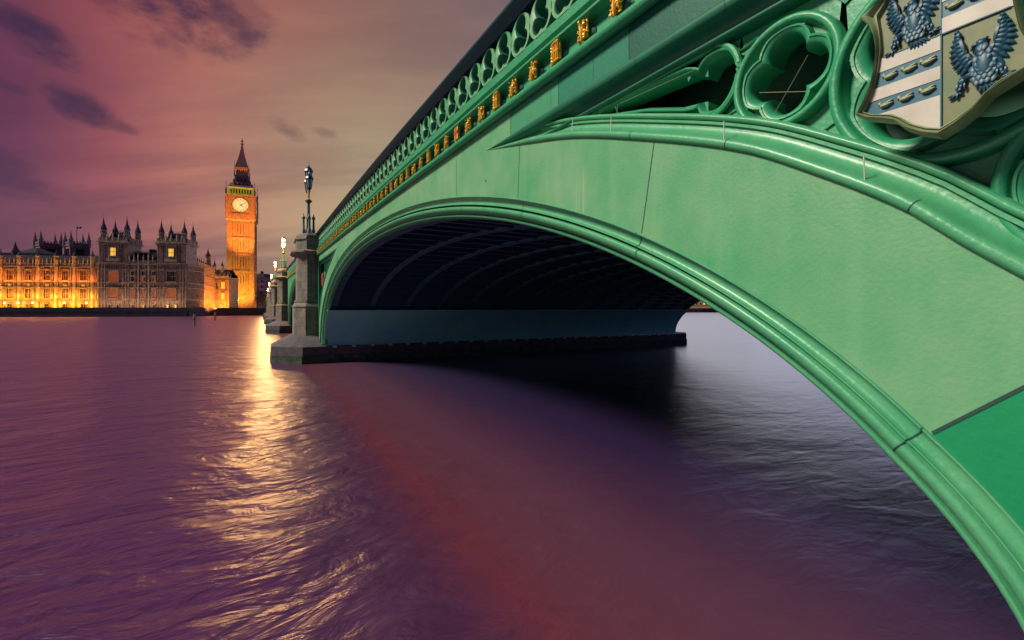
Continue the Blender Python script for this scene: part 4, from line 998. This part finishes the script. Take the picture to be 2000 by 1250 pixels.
for ti, (a, b) in enumerate(TX):
    D = 7.5
    m_ = MB(); m_.box(a, b, -.25, D, 20.2, 28.3)
    for z, d in ((20.3, .4), (27.6, .45), (28.2, .65)): m_.box(a-d, b+d, -.25-d, D+d, z, z+.3)
    crenel(m_, a, b, -.7, 28.5, 1.7, .95); crenel(m_, a, b, D+.2, 28.5, 1.7, .95)
    for k in range(7): m_.box(b+.25, b+.55, k*1.1, k*1.1+.6, 28.5, 30.2)
    panels(m_, a+.4, a+3.2, -.25, 20.6, 27.6, .55, .18); panels(m_, b-3.2, b-.4, -.25, 20.6, 27.6, .55, .18)
    m_.box(a+2.9, b-2.9, -.7, -.2, 21.2, 22.3); m_.box(a+3.3, a+3.7, -.6, -.2, 21, 26.9); m_.box(b-3.7, b-3.3, -.6, -.2, 21, 26.9)
    niche_shades(m_, a+.5, a+3.2, -.25, 21.0, 23.9, .5, .2); niche_shades(m_, a+.5, a+3.2, -.25, 24.3, 27.3, .5, .2); niche_shades(m_, b-3.2, b-.5, -.25, 21.0, 23.9, .5, .2); niche_shades(m_, b-3.2, b-.5, -.25, 24.3, 27.3, .5, .2); niche_shades(m_, a+.3, b-.3, -.25, 27.65, 28.15, .5, .25)
    m_.build('tower', [HSTONE2, DARKST], pav, 0)
    for (tx, ty, zt) in ((a+1.1, .6, 38.6-ti*.9), (b-1.0, .6, 38.6-ti*.9), (a+1.1, D-.6, 38.4-ti*.9), (b-1.0, D-.6, 38.4-ti*.9)):
        m_ = MB(); turret(m_, tx, ty, 20.3, 32.8-ti*.7, zt+.5, .98, 0, 1); 
        for k in range(8): aa = 2*pi*k/8; m_.box(tx+0.9*cos(aa)-.06, tx+0.9*cos(aa)+.06, ty+0.9*sin(aa)-.06, ty+0.9*sin(aa)+.06, 29, 32.6-ti*.7, 1)
        m_.build('turret', [HSTONE2, DARKST], pav, 30)
    m_ = MB(); m_.prism([(a+1.6, 1.2), (b-1.6, 1.2), (b-1.6, D-1), (a+1.6, D-1)], 28.4, 32.6, 0, [(a+3, 2.4), (b-3, 2.4), (b-3, D-2.2), (a+3, D-2.2)])
    for i in range(10): m_.box(a+3+i*.45, a+3.1+i*.45, 2.4, 2.5, 32.5, 33.4)
    m_.box((a+b)/2-1.2, (a+b)/2-.3, .6, 2, 28.4, 32.0); m_.box((a+b)/2-1.0, (a+b)/2-.5, .7, 1.2, 32.0, 33.2)
    m_.build('roof', SLATED, pav, 0)
m_ = MB(); m_.lathe([(.22, 0), (.22, 1.5), (.32, 1.6), (.12, 2.4), (.16, 2.5), (0, 3.3)], 0, 0, 0, 6); pn = m_.build('pinnacle', HSTONE2, pav, 0)
for i, (x, y, z) in enumerate([(11.0, -.3, 20.8), (12.6, -.3, 20.8), (14.1, -.4, 21.4), (15.9, -.3, 20.8), (17.7, -.4, 21.4), (19.2, -.3, 20.8), (3.6, -.6, 29.0), (5.5, -.6, 29.0), (7.6, -.6, 29.0), (23.9, -.6, 29.0), (25.8, -.6, 29.0), (27.9, -.6, 29.0)]):
    o = pn if i == 0 else clone(pn, pav); o.location = (x, y, z)
specs = []
for a, b in TX:
    c_ = (a+b)/2; l = a < 5
    specs += [(c_, 23.2, 1.9, 3.0, 4, 'y', -.25), (c_, 13.5, 3.2, 3.9, 5, 'l' if l else 'd', 0), (c_, 7.0, 3.2, 3.7, 5, 'l', 0), (c_-1.4, 3.2, .8, 1.2, 1, 'd' if l else 'y', 0), (c_+1.4, 3.2, .8, 1.2, 1, 'd' if l else 'y', 0)]
for i, x in enumerate((12.2, 15.9, 19.5)):
    specs += [(x, 13.5, 1.35, 2.0, 2, 'l' if i else 'd', 0), (x, 15.6, 1.35, 1.8, 2, 'd', 0), (x, 7.0, 1.35, 3.7, 2, 'l', 0), (x, 3.2, .8, 1.2, 1, 'y' if i == 1 else 'd', 0)]
windows(pav, specs)
# --- north wing receding towards the clock tower
CUR_STONE = HSTONE
AN = radians(86.2); NO = Vector((-23.9, 227.5, 0))
nw = empty('palace_north_wing', tuple(NO), AN, label='orange floodlit side wing receding from the pavilion towards the clock tower', cat='building')
LN = 46; mb = MB(); mb.box(0, LN, 0, 12, zb, 21.2)
for z, d in ((6.0, .35), (11.0, .3), (12.9, .3), (18.4, .4), (20.6, .4)): mb.box(0, LN, -d, 0, z, z+.25)
for k in range(21): x = .6+k*2.25; mb.box(x-.28, x+.28, -.5, 0, zb, 21.5)
crenel(mb, 0, LN, -.35, 21.2, 1.0, .9)
mb.build('wall', HSTONE, nw, 0)
for k in range(11):
    m_ = MB(); turret(m_, 0, 0, 20.8, 22.8, 25.2, .38, 0, 1); o = m_.build('turret', [HSTONE, DARKST], nw, 30, (.6+k*4.5, -.2, 0)) if k == 0 else clone(o, nw, (.6+k*4.5, -.2, 0))
m_ = MB(); turret(m_, LN-2, 2, 18, 28.2, 33.4, 1.3, 0, 1); m_.build('stair_turret', [HSTONE, DARKST], nw, 30)
windows(nw, [(1.72+k*2.25, z, 1.1, 3.6, 2, 'd', 0) for k in range(20) for z in (7.0, 13.6)])
mb = MB(); mb.grid([[(0, .5, 21.2), (LN, .5, 21.2)], [(0, 4, 23.6), (LN, 4, 23.6)], [(0, 8, 23.6), (LN, 8, 23.6)], [(0, 12, 21.2), (LN, 12, 21.2)]]); mb.build('roof', SLATED, nw, 0)
# --- low range beside the clock tower
O3 = FWD*234+RIGHT*(-584/905*234); A3 = radians(-24)
lr = empty('palace_low_range', tuple(O3), A3, label='low floodlit range with small dormers between side wing and clock tower', cat='building')
mb = MB(); mb.box(0, 7.8, 0, 9, zb, 18.8)
for z, d in ((6.5, .35), (12.0, .35), (17.2, .4), (18.6, .3)): mb.box(0, 7.8, -d, 0, z, z+.28)
panels(mb, 0, 7.8, 0, zb, 17.2, 1.3, .3); crenel(mb, 0, 7.8, -.3, 18.8, .9, .9); mb.box(3.4, 4.9, -.3, .05, zb, 5.2)
mb.build('wall', HSTONE, lr, 0)
mb = MB(); mb.grid([[(0, .4, 19), (7.8, .4, 19)], [(0, 3.5, 23.0), (7.8, 3.5, 23.0)], [(0, 8.8, 19), (7.8, 8.8, 19)]])
mb.build('roof', SLATE, lr, 0)
for i, x in enumerate((1.0, 2.9, 4.9, 6.8)):
    m_ = MB(); m_.box(-.5, .5, 0, 2.2, 0, 1.9); m_.grid([[(-.6, -.1, 1.9), (-.6, 2.5, 1.9)], [(0, -.1, 2.9), (0, 2.8, 2.9)], [(.6, -.1, 1.9), (.6, 2.5, 1.9)]]); m_.build('dormer', HSTONE2, lr, 0, (x, .7, 19.0))
for x, zt in ((-.3, 29.0), (3.4, 28.2)):
    m_ = MB(); turret(m_, x, 2, 18, 24.3, zt, .75, 0, 1); m_.build('turret', [HSTONE, DARKST], lr, 30)
windows(lr, [(5.0, 13.0, 1.6, 3.4, 3, 'y', 0), (5.0, 7.6, 1.4, 3.2, 2, 'y', 0), (2.2, 13.0, 1.2, 3.2, 2, 'd', 0), (2.2, 7.6, 1.2, 3.2, 2, 'l', 0)])

# ------------------------------------------------------------------ clock tower
OC = FWD*272+RIGHT*(-527/905*272)
ct = empty('clock_tower', tuple(OC+Vector((0, 0, BZ))), radians(-5), label='tall orange floodlit gothic clock tower with glowing dial and spire', cat='tower')
HW = 6.45
def sq(m_, w, z0, z1, w2=None, m=0):
    w2 = w if w2 is None else w2
    m_.prism([(-w, -w), (w, -w), (w, w), (-w, w)], z0, z1, m, [(-w2, -w2), (w2, -w2), (w2, w2), (-w2, w2)])
ZB = 0
z_ = lambda py: 2.96+(603-py)*.3028-BZ
mb = MB(); sq(mb, HW, 0, z_(436)); sq(mb, HW+.35, 0, 5.5); 
for w, zz in ((HW+.25, z_(533)), (HW+.2, z_(501)), (HW+.2, z_(470)), (HW+.3, 7.5)): sq(mb, w+.25, zz, zz+.8)
for zz in (z_(528), z_(498), z_(467)): sq(mb, HW+.1, zz, zz+.3)
for rot in range(4):
    ca, sa = cos(rot*pi/2), sin(rot*pi/2)
    def rb(x0, x1, y0, y1, z0, z1):
        p = [(x0, y0), (x1, y0), (x1, y1), (x0, y1)]; mb.prism([(x*ca-y*sa, x*sa+y*ca) for x, y in p], z0, z1)
    rb(-HW-.15, -HW+1.9, -HW-.45, -HW, 0, z_(438)); rb(HW-1.9, HW+.15, -HW-.45, -HW, 0, z_(438))
    for x in (-3.3, -2.1, -.7, .7, 2.1, 3.3): rb(x-.22, x+.22, -HW-.3, -HW, 4, z_(440))
    for x in (-HW+.6, -HW+1.3, HW-1.3, HW-.6): rb(x-.1, x+.1, -HW-.6, -HW-.4, 4, z_(440))
mb.build('shaft', HSTONE, ct, 0)
def ring4(boxes, name, m_, keep=(0, 1)):
    for rot in keep:
        ca, sa = cos(rot*pi/2), sin(rot*pi/2)
        q_ = MB(); 
        for (x0, x1, y0, y1, z0, z1) in boxes: q_.prism([(x*ca-y*sa, x*sa+y*ca) for x, y in ((x0, y0), (x1, y0), (x1, y1), (x0, y1))], z0, z1)
        q_.build(name, m_, ct, 0)
for x in (-1.4, 0, 1.4):
    for za, zc_ in ((z_(462), z_(442)), (z_(493), z_(475)), (z_(524), z_(505)), (z_(556), z_(540))):
        ring4([(x-.13, x+.13, -HW-.06, -HW, za, zc_)], 'slit_window', GLASSD)
for x in (-4.05, -2.7, 2.7, 4.05):
    for za, zc_ in ((z_(464), z_(440)), (z_(496), z_(473)), (z_(527), z_(503)), (z_(557), z_(537)), (z_(585), z_(562))): ring4([(x-.1, x+.1, -HW-.05, -HW, za, zc_)], 'blind_panel', BRN)
# clock stage
mb = MB(); sq(mb, HW+.2, z_(437), z_(433.5), HW+.9); sq(mb, HW+.75, z_(433.5), z_(389)); sq(mb, HW+1.2, z_(389), z_(387)); sq(mb, HW+1.0, z_(426), z_(424.5)); sq(mb, HW+.95, z_(391.5), z_(389))
for rot in range(4):
    ca, sa = cos(rot*pi/2), sin(rot*pi/2)
    def rb(x0, x1, y0, y1, z0, z1):
        p = [(x0, y0), (x1, y0), (x1, y1), (x0, y1)]; mb.prism([(x*ca-y*sa, x*sa+y*ca) for x, y in p], z0, z1)
    o_ = -(HW+.75)
    for s_ in (-1, 1): rb(s_*(HW-.35)-1.05, s_*(HW-.35)+1.05, o_-.4, o_, z_(433), z_(388)); rb(s_*(HW-.35)-.25, s_*(HW-.35)+.25, o_-.6, o_-.4, z_(424), z_(391))
    rb(-4.9, -4.45, o_-.3, o_, z_(424), z_(391)); rb(4.45, 4.9, o_-.3, o_, z_(424), z_(391)); rb(-4.9, 4.9, o_-.3, o_, z_(424), z_(422.6)); rb(-4.9, 4.9, o_-.3, o_, z_(392.4), z_(391))
    for x in range(5): rb(-4.2+x*2.1-.35, -4.2+x*2.1+.35, o_-.25, o_, z_(432), z_(427))
mb.build('clock_stage', HSTONE, ct, 0)
DZ = z_(406.8); RD = 3.95
for rot in range(2):
    f = empty('clock_face', (0, 0, 0)) if 0 else None
    th = rot*pi/2; o_ = HW+.85
    m_ = MB(); n = 48
    ptsd = [(RD*cos(2*pi*i/n), RD*sin(2*pi*i/n)) for i in range(n)]
    m_.poly([(x, 0, z) for x, z in ptsd]); m_.grid([[(x, 0, z) for x, z in ptsd+ptsd[:1]], [(x, .15, z) for x, z in ptsd+ptsd[:1]]])
    dial = m_.build('clock_face', DIAL, ct, 0)
    dial.location = (0, -o_, DZ) if rot == 0 else (o_, 0, DZ); dial.rotation_euler = (0, 0, th)
    m_ = MB()
    m_.tube([(RD*1.03*cos(2*pi*i/n), -.05, RD*1.03*sin(2*pi*i/n)) for i in range(n)], .16, 5, closed=True)
    for rr, ww in ((RD*.92, .05), (RD*.66, .05)): m_.tube([(rr*cos(2*pi*i/n), -.02, rr*sin(2*pi*i/n)) for i in range(n)], ww, 4, closed=True)
    for i in range(12):
        a = 2*pi*i/12; 
        for da in (-.05, 0, .05): m_.tube([(RD*.69*cos(a+da), -.03, RD*.69*sin(a+da)), (RD*.89*cos(a+da), -.03, RD*.89*sin(a+da))], .05, 4)
        m_.tube([(RD*.22*cos(a), -.02, RD*.22*sin(a)), (RD*.6*cos(a), -.02, RD*.6*sin(a))], .035, 4)
    m_.build('dial_ring', DIALMARK, dial, 0)
    m_ = MB(); a = radians(90-63); m_.tube([(-.5*cos(a), -.1, -.5*sin(a)), (3.5*cos(a), -.1, 3.5*sin(a))], [.16, .06], 5); m_.build('minute_hand', BLACK, dial, 0)
    m_ = MB(); a = radians(90-122); m_.tube([(-.3*cos(a), -.14, -.3*sin(a)), (1.75*cos(a), -.14, 1.75*sin(a))], [.22, .12], 5); m_.build('hour_hand', BLACK, dial, 0)
    m_ = MB()
    for sx_ in (-1, 1):
        for sz_ in (-1, 1): m_.box(sx_*3.5-.55, sx_*3.5+.55, -.0, .04, sz_*3.5-.55, sz_*3.5+.55)
    m_.build('dial_corner', GOLD, dial, 0)
# belfry
mb = MB(); sq(mb, HW-.5, z_(387), z_(384)); sq(mb, HW-2.2, z_(384), z_(375))
for rot in range(4):
    ca, sa = cos(rot*pi/2), sin(rot*pi/2)
    for k in range(9):
        x = -HW+.9+k*(2*HW-1.8)/8; p = [(x-.3, -HW+.3), (x+.3, -HW+.3), (x+.3, -HW+.9), (x-.3, -HW+.9)]; mb.prism([(a*ca-b*sa, a*sa+b*ca) for a, b in p], z_(386), z_(374))
sq(mb, HW-.1, z_(375), z_(372.5)); mb.build('belfry', [BELF], ct, 0)
for k in range(8):
    x = -HW+1.6+k*(2*HW-3.2)/7; ring4([(x-.32, x+.32, -HW+1.0, -HW+1.1, z_(384), z_(376))], 'louvre', BLACK)
mb = MB(); sq(mb, HW+.15, z_(372.5), z_(370.5), HW-.2); sq(mb, HW-.2, z_(370.5), z_(362), HW-2.2); sq(mb, HW-2.2, z_(362), z_(350), HW-3.3); sq(mb, HW-2.9, z_(350), z_(347.5))
for rot in range(4):
    ca, sa = cos(rot*pi/2), sin(rot*pi/2)
    for zz, w_, xs in ((z_(366), HW-1.3, (-3, -1, 1, 3)), (z_(358), HW-2.6, (-2, 0, 2))):
        for x in xs:
            p = [(x-.35, -w_-.5), (x+.35, -w_-.5), (x+.35, -w_+1), (x-.35, -w_+1)]; mb.prism([(a*ca-b*sa, a*sa+b*ca) for a, b in p], zz-.6, zz+.9, 1)
mb.build('lower_roof', [SPIRE, SLATED], ct, 0)
mb = MB(); sq(mb, HW-3.6, z_(348), z_(344)); sq(mb, HW-4.6, z_(344), z_(336)); sq(mb, HW-3.3, z_(336), z_(331.5))
for rot in range(4):
    ca, sa = cos(rot*pi/2), sin(rot*pi/2)
    for k in range(6):
        x = -HW+3.9+k*(2*HW-7.8)/5; p = [(x-.22, -HW+3.65), (x+.22, -HW+3.65), (x+.22, -HW+4.1), (x-.22, -HW+4.1)]; mb.prism([(a*ca-b*sa, a*sa+b*ca) for a, b in p], z_(345), z_(335))
mb.build('lantern_stage', HSTONE, ct, 0)
mb = MB(); 
prof = [(HW-3.0, z_(331.5)), (HW-3.5, z_(327)), (2.2, z_(318)), (1.45, z_(308)), (.85, z_(298)), (.42, z_(288)), (.3, z_(286))]
for (w, a), (w2, b) in zip(prof, prof[1:]): sq(mb, w, a, b, w2)
mb.build('spire', SPIRE, ct, 0)
mb = MB(); mb.lathe([(.3, z_(286)), (.75, z_(285)), (.75, z_(283)), (.2, z_(282)), (.12, z_(273)), (0, z_(272))], 0, 0, 0, 8); mb.ball((0, 0, z_(277)), .5); mb.box(-1.0, 1.0, -.1, .1, z_(280), z_(279)); mb.box(-.1, .1, -1.0, 1.0, z_(280), z_(279))
mb.build('finial', BLACK, ct, 30)
for sx_ in (-1, 1):
    for sy_ in (-1, 1):
        mb = MB(); mb.lathe([(.5, z_(388)), (.5, z_(380)), (.12, z_(374)), (.1, z_(366)), (.3, z_(365)), (.1, z_(364)), (0, z_(360))], sx_*(HW+.7), sy_*(HW+.7), 0, 6)
        mb.lathe([(.35, z_(350)), (.3, z_(340)), (.1, z_(335)), (.08, z_(322)), (0, z_(318))], sx_*(HW-3.0), sy_*(HW-3.0), 0, 6)
        mb.build('corner_pinnacle', DARKST, ct, 0)

# ------------------------------------------------------------------ background
def vp(px, depth): return FWD*depth+RIGHT*((px-1000)/905*depth)
def hz(py, depth): return H+(603-py)*depth/905
def bg_tower(px0, px1, dep, label):
    a = vp((px0+px1)/2, dep); w = (px1-px0)/905*dep/2
    t = empty('pinnacled_tower', (a.x, a.y, BZ), -YAW-.5, label=label, cat='tower', group='purple towers behind the palace roof')
    w *= .72; m_ = MB(); zt = hz(476, dep)-BZ
    sq(m_, w, 0, zt); sq(m_, w+.6, zt-2.6, zt-2.0); sq(m_, w+.4, zt-.5, zt)
    for sx_ in (-1, 1):
        m_.box(sx_*w-1.2 if sx_ > 0 else -w, w if sx_ > 0 else -w+1.2, -w-.6, w+.6, 0, zt)
    for k in range(7): m_.box(-w+k*2*w/7+.2, -w+k*2*w/7+1.3, -w-.2, -w+.5, zt, zt+1.4); m_.box(w-.5, w+.2, -w+k*2*w/7+.2, -w+k*2*w/7+1.3, zt, zt+1.4)
    m_.build('tower_body', PURP, t, 0)
    m_ = MB(); 
    for x in (-w*.35, w*.35): m_.box(x-.9, x+.9, -w-.75, -w-.1, zt-14, zt-5)
    m_.box(w+.1, w+.75, -2.5, 2.5, zt-14, zt-5); m_.build('window', GLASSD, t, 0)
    for sx_ in (-1, 1):
        for sy_ in (-1, 1):
            m_ = MB(); m_.lathe([(1.5, zt-3), (1.5, zt+2), (1.8, zt+2.2), (1.0, zt+4.5), (.45, zt+7.5), (.15, zt+10), (0, zt+11)], sx_*(w-.3), sy_*(w-.3), 0, 8); m_.build('pinnacle', PURP, t, 30)
    return t
bg_tower(73, 115, 400, 'left purple tower with four pinnacles behind the palace roof')
tw = bg_tower(131, 170, 400, 'purple pinnacled tower under the flagpole behind the palace roof')
fp = vp(150, 400); fl = empty('flagpole', (fp.x, fp.y, hz(478, 400)), -YAW, label='flagpole flying a dark flag above the right purple tower', cat='flagpole')
m_ = MB(); m_.lathe([(.28, 0), (.18, hz(442, 400)-hz(478, 400)), (0, hz(441.5, 400)-hz(478, 400))], 0, 0, 0, 6); m_.build('pole', DARKST, fl, 30)
hh = hz(442.5, 400)-hz(478, 400)
m_ = MB(); m_.grid([[(x*.4, .25*sin(x*.7), hh-.06*x-.3*sin(x*.5)), (x*.4, .25*sin(x*.7+.5), hh-1.6-.06*x-.3*sin(x*.5))] for x in range(11)]); fo = m_.build('flag', FLAGM, fl, 40)
# dark hipped roof
a = vp(38, 300); hr = empty('hipped_hall', (a.x, a.y, BZ), -YAW, label='dark hipped roof hall rising behind the palace wing at left', cat='building')
k_ = 300/905
mb = MB(); mb.box(-34*k_, 34*k_, 0, 20, 0, hz(500, 300)-BZ); mb.build('wall', PURP, hr, 0)
zr = hz(495, 300)-BZ; za = hz(480.5, 300)-BZ
mb = MB(); mb.prism([(-34*k_, -1), (34*k_, -1), (34*k_, 21), (-34*k_, 21)], zr-1.6, zr+.4); mb.prism([(-22*k_, 1), (30*k_, 1), (30*k_, 19), (-22*k_, 19)], zr+.4, za, 0, [(0, 9), (5*k_, 9), (5*k_, 11), (0, 11)]); mb.build('roof', SLATED, hr, 0)
a = vp(30, 230); m_ = MB(); m_.lathe([(1.3, 0), (1.3, hz(492, 230)-BZ), (1.6, hz(491, 230)-BZ), (.9, hz(484, 230)-BZ), (.4, hz(478, 230)-BZ), (0, hz(471, 230)-BZ)], 0, 0, 0, 8)
tag(m_.build('spirelet', DARKST, None, 30, (a.x, a.y, BZ)), label='thin dark spirelet standing before the hipped roof', cat='spirelet')
# right of the clock tower, beyond the bridge end
def block(px0, px1, ptop, dep, label, m1, lit, name='office_building', cat='building', roof=SLATED, rzz=-YAW):
    a = vp(px0, dep); w = (px1-px0)/905*dep; h = hz(ptop, dep)-BZ
    t = empty(name, (a.x, a.y, BZ), rzz, label=label, cat=cat)
    m_ = MB(); m_.box(0, w, 0, 14, 0, h)
    for z in (3.5, h-.6): m_.box(-.2, w+.2, -.3, 14.2, z, z+.4)
    m_.build('wall', m1, t, 0)
    m_ = MB(); m_.prism([(-.3, -.3), (w+.3, -.3), (w+.3, 14.3), (-.3, 14.3)], h, h+2.6, 0, [(1.5, 2.5), (w-1.5, 2.5), (w-1.5, 11), (1.5, 11)]); m_.box(w*.3, w*.3+1.2, 4, 6, h+2, h+4.5); m_.build('roof', roof, t, 0)
    nx = max(2, int(w/3.2)); nz = max(2, int((h-4)/3.3)); pr = {}
    for i in range(nx):
        for j in range(nz):
            kd = 'l' if random.random() < lit else 'd'
            if kd not in pr:
                q = MB(); q.box(-.6, .6, -.1, 0, 0, 1.9, 0); q.box(-.75, -.6, -.2, 0, -.1, 2.0, 1); q.box(.6, .75, -.2, 0, -.1, 2.0, 1); q.box(-.75, .75, -.2, 0, 1.9, 2.05, 1); pr[kd] = q.build('window', [GLASSY if kd == 'l' else GLASSD, m1], t, 0); o = pr[kd]
            else: o = clone(pr[kd], t)
            o.location = ((i+.5)*w/nx, 0, 4.3+j*(h-4.5)/nz)
    return t
block(497, 516, 541, 330, 'dark purple building just right of the clock tower', PURP, .12)
block(514, 533, 551, 345, 'lit building with pale top behind the bridge lamps', FARB, .5, roof=FARB)
block(533, 600, 556, 360, 'dark building mostly hidden behind the bridge piers', PURP, .2)
# under the arch: far bank
fb = block(1335, 1462, 572, 430, 'warm lit riverside building seen under the bridge arch', FARB, .55, roof=FARB, rzz=-YAW-.1)

def tree(x, y, z, h, r, leaf, label, group=None, n=900, seed=1, lit=False):
    t = empty('tree', (x, y, z), 0, label=label, cat='tree', group=group); rnd = random.Random(seed)
    m_ = MB(); m_.tube([(0, 0, 0), (.1, 0, h*.3), (.0, .1, h*.55), (.1, 0, h*.8)], [.35, .28, .2, .08], 6)
    for k in range(6): a = k*1.05; m_.tube([(0, 0, h*(.3+.06*k)), (r*.4*cos(a), r*.4*sin(a), h*(.5+.05*k)), (r*.75*cos(a), r*.75*sin(a), h*(.62+.05*k))], [.15, .1, .03], 5)
    m_.build('trunk', BARK, t, 40)
    m_ = MB(); cl_ = [(rnd.gauss(0, r*.42), rnd.gauss(0, r*.42), h*.66+rnd.gauss(0, h*.16)) for _ in range(16)]
    for _ in range(n):
        c_ = rnd.choice(cl_); p = Vector((c_[0]+rnd.gauss(0, r*.2), c_[1]+rnd.gauss(0, r*.2), c_[2]+rnd.gauss(0, r*.17))); s_ = rnd.uniform(.16, .42)
        u = Vector((rnd.gauss(0, 1), rnd.gauss(0, 1), rnd.gauss(0, 1))).normalized(); v = u.orthogonal().normalized(); w = u.cross(v)
        m_.poly([p+v*s_, p+w*s_*.6, p-v*s_, p-w*s_*.6])
    m_.build('crown', leaf, t, 0); return t
a = vp(454, 243); tree(a.x, a.y, BZ, 6.6, 3.4, LEAFL, 'floodlit yellow tree at the foot of the clock tower', n=1400)
a = vp(438, 240); tree(a.x, a.y, BZ, 4.4, 2.2, LEAFL, 'small lit shrub by the low range doorway', n=500, seed=4)
for i, (px, dp, h) in enumerate(((503, 290, 12), (512, 285, 13.5), (520, 280, 10))):
    a = vp(px, dp); tree(a.x, a.y, BZ, h, 4.2, LEAFD, ['dark tree next to the clock tower base', 'tallest dark tree between clock tower and bridge', 'dark tree nearest the far bridge end'][i], 'dark trees on the embankment', 900, 10+i)
# posts in the river
for i, (px, py, top_, lb) in enumerate(((379.8, 637, 614, 'taller timber mooring post nearer the bridge camera side'), (420, 626, 610, 'smaller timber mooring post farther out towards the clock tower'))):
    dep = 2678/(py-603); a = vp(px, dep); h = (py-top_)/905*dep; r_ = .19
    t = empty('mooring_post', (a.x, a.y, 0), .3*i, label=['timber mooring post standing in the river, the taller and nearer one', 'timber mooring post in the river below the clock tower, the smaller one'][i], cat='post', group='mooring posts in the river')
    m_ = MB(); m_.lathe([(r_, -.6), (r_, h-.5), (r_*1.1, h-.45), (r_*1.1, h-.3), (r_*.9, h-.28), (r_*.9, h), (0, h+.03)], 0, 0, 0, 8); m_.build('post', WOOD, t, 30)
    m_ = MB(); m_.lathe([(r_*1.25, h*.55), (r_*1.25, h*.55+.12), (r_, h*.55+.14)], 0, 0, 0, 8); m_.build('band', BLACK, t, 30)

# ------------------------------------------------------------------ floodlights (the palace is lit by lamps on the terrace and ledges)
def area(loc, target, sx_, sy_, power, col, name='floodlight'):
    d = bpy.data.lights.new(name, 'AREA'); d.shape = 'RECTANGLE'; d.size = sx_; d.size_y = sy_; d.energy = power; d.color = col
    o = bpy.data.objects.new(name, d); COL.objects.link(o); o.location = loc
    v = (Vector(target)-Vector(loc)); z = -v.normalized(); x = AX - z*AX.dot(z); x.normalize(); y = z.cross(x)
    o.rotation_euler = Matrix((x, y, z)).transposed().to_euler(); return o
AX = e1
area(f1(-31, -4.2, 3.0), f1(-31, 0, 9.0), 60, .4, 4200, (1, .44, .05))
area(f1(-31, -1.7, 6.8), f1(-31, .3, 12), 60, .2, 5200, (1, .38, .05))
area(f1(-31, -1.7, 13.3), f1(-31, .3, 19), 60, .2, 3400, (1, .24, .05))
area(f1(15.5, -5.2, 3.6), f1(15.5, -1.5, 12), 30, .3, 1300, (1, .55, .30))
def spot(loc, target, power, col, deg, blend=.6):
    d = bpy.data.lights.new('floodlight', 'SPOT'); d.energy = power; d.color = col; d.spot_size = radians(deg); d.spot_blend = blend; d.shadow_soft_size = .5
    o = bpy.data.objects.new('floodlight', d); COL.objects.link(o); o.location = loc; o.rotation_euler = (Vector(loc)-Vector(target)).to_track_quat('Z', 'Y').to_euler()
for k, b in enumerate(bays[-7:]): spot(f1(b+.2, -3.2, 3.0), f1(b+.2, 0, 7.5), 3200*(.7+.5*((k*37) % 10)/10), (1, .47, .05), 120, 1)
AX = Vector((cos(AN), sin(AN), 0)); nq = Vector((sin(AN), -cos(AN), 0))
def fn(t, d, z): return NO+AX*t+nq*d+Vector((0, 0, z))
area(fn(24, 6, 3), fn(24, 0, 11), 42, .5, 17000, (1, .30, .045))
A3v = Vector((cos(A3), sin(A3), 0)); AX = A3v; n3 = Vector((sin(A3), -cos(A3), 0))
area(O3+A3v*3.8+n3*5+Vector((0, 0, 3)), O3+A3v*3.8+Vector((0, 0, 9)), 7, .5, 2600, (1, .32, .04))
AC = radians(-5); AX = Vector((cos(AC), sin(AC), 0)); nc = Vector((sin(AC), -cos(AC), 0)); OCb = OC+Vector((0, 0, BZ))
def cq(a, d, z): return OCb+AX*a+nc*(HW+d)+Vector((0, 0, z))
area(cq(0, 9, 1), cq(0, 0, 15), 12, 1, 1800, (1, .38, .03))
def spot(loc, target, power, col, deg, blend=.6):
    d = bpy.data.lights.new('floodlight', 'SPOT'); d.energy = power; d.color = col; d.spot_size = radians(deg); d.spot_blend = blend; d.shadow_soft_size = .8
    o = bpy.data.objects.new('floodlight', d); COL.objects.link(o); o.location = loc; o.rotation_euler = (Vector(loc)-Vector(target)).to_track_quat('Z', 'Y').to_euler()
spot(cq(-3, 26, 2), cq(0, 0, 34), 330000, (1, .33, .04), 42)
spot(cq(3, 26, 2), cq(0, 0, 56), 520000, (1, .27, .045), 34)
spot(cq(0, 18, 1), cq(0, 0, 22), 60000, (1, .40, .04), 95)
o_ = area(OCb+AX*(HW+22)+Vector((0, 0, 1)), OCb+AX*HW+Vector((0, 0, 35)), 8, 2, 9000, (1, .24, .05))
ld = bpy.data.lights.new('tree_floodlight', 'POINT'); ld.energy = 2400; ld.color = (1, .6, .06); ld.shadow_soft_size = .6
lo = bpy.data.objects.new('tree_floodlight', ld); COL.objects.link(lo); a = vp(450, 238.5); lo.location = (a.x, a.y, BZ+1.2)
# small terrace lamps in front of the wing
for i, t_ in enumerate((-33.0, -30.0, -25.5, -20.8, -10.4, -3.0)):
    p = f1(t_, -3.0, BZ); t = empty('terrace_lamp', tuple(p), 0, label='small lit globe lamp on the terrace before the palace wing', cat='lamp', group='lamps on the palace terrace')
    m_ = MB(); m_.lathe([(.09, 0), (.06, 2.4)], 0, 0, 0, 6); m_.build('post', BLACK, t, 0)
    m_ = MB(); m_.ball((0, 0, 2.6), .28); m_.build('globe', GLOWS, t, 40)
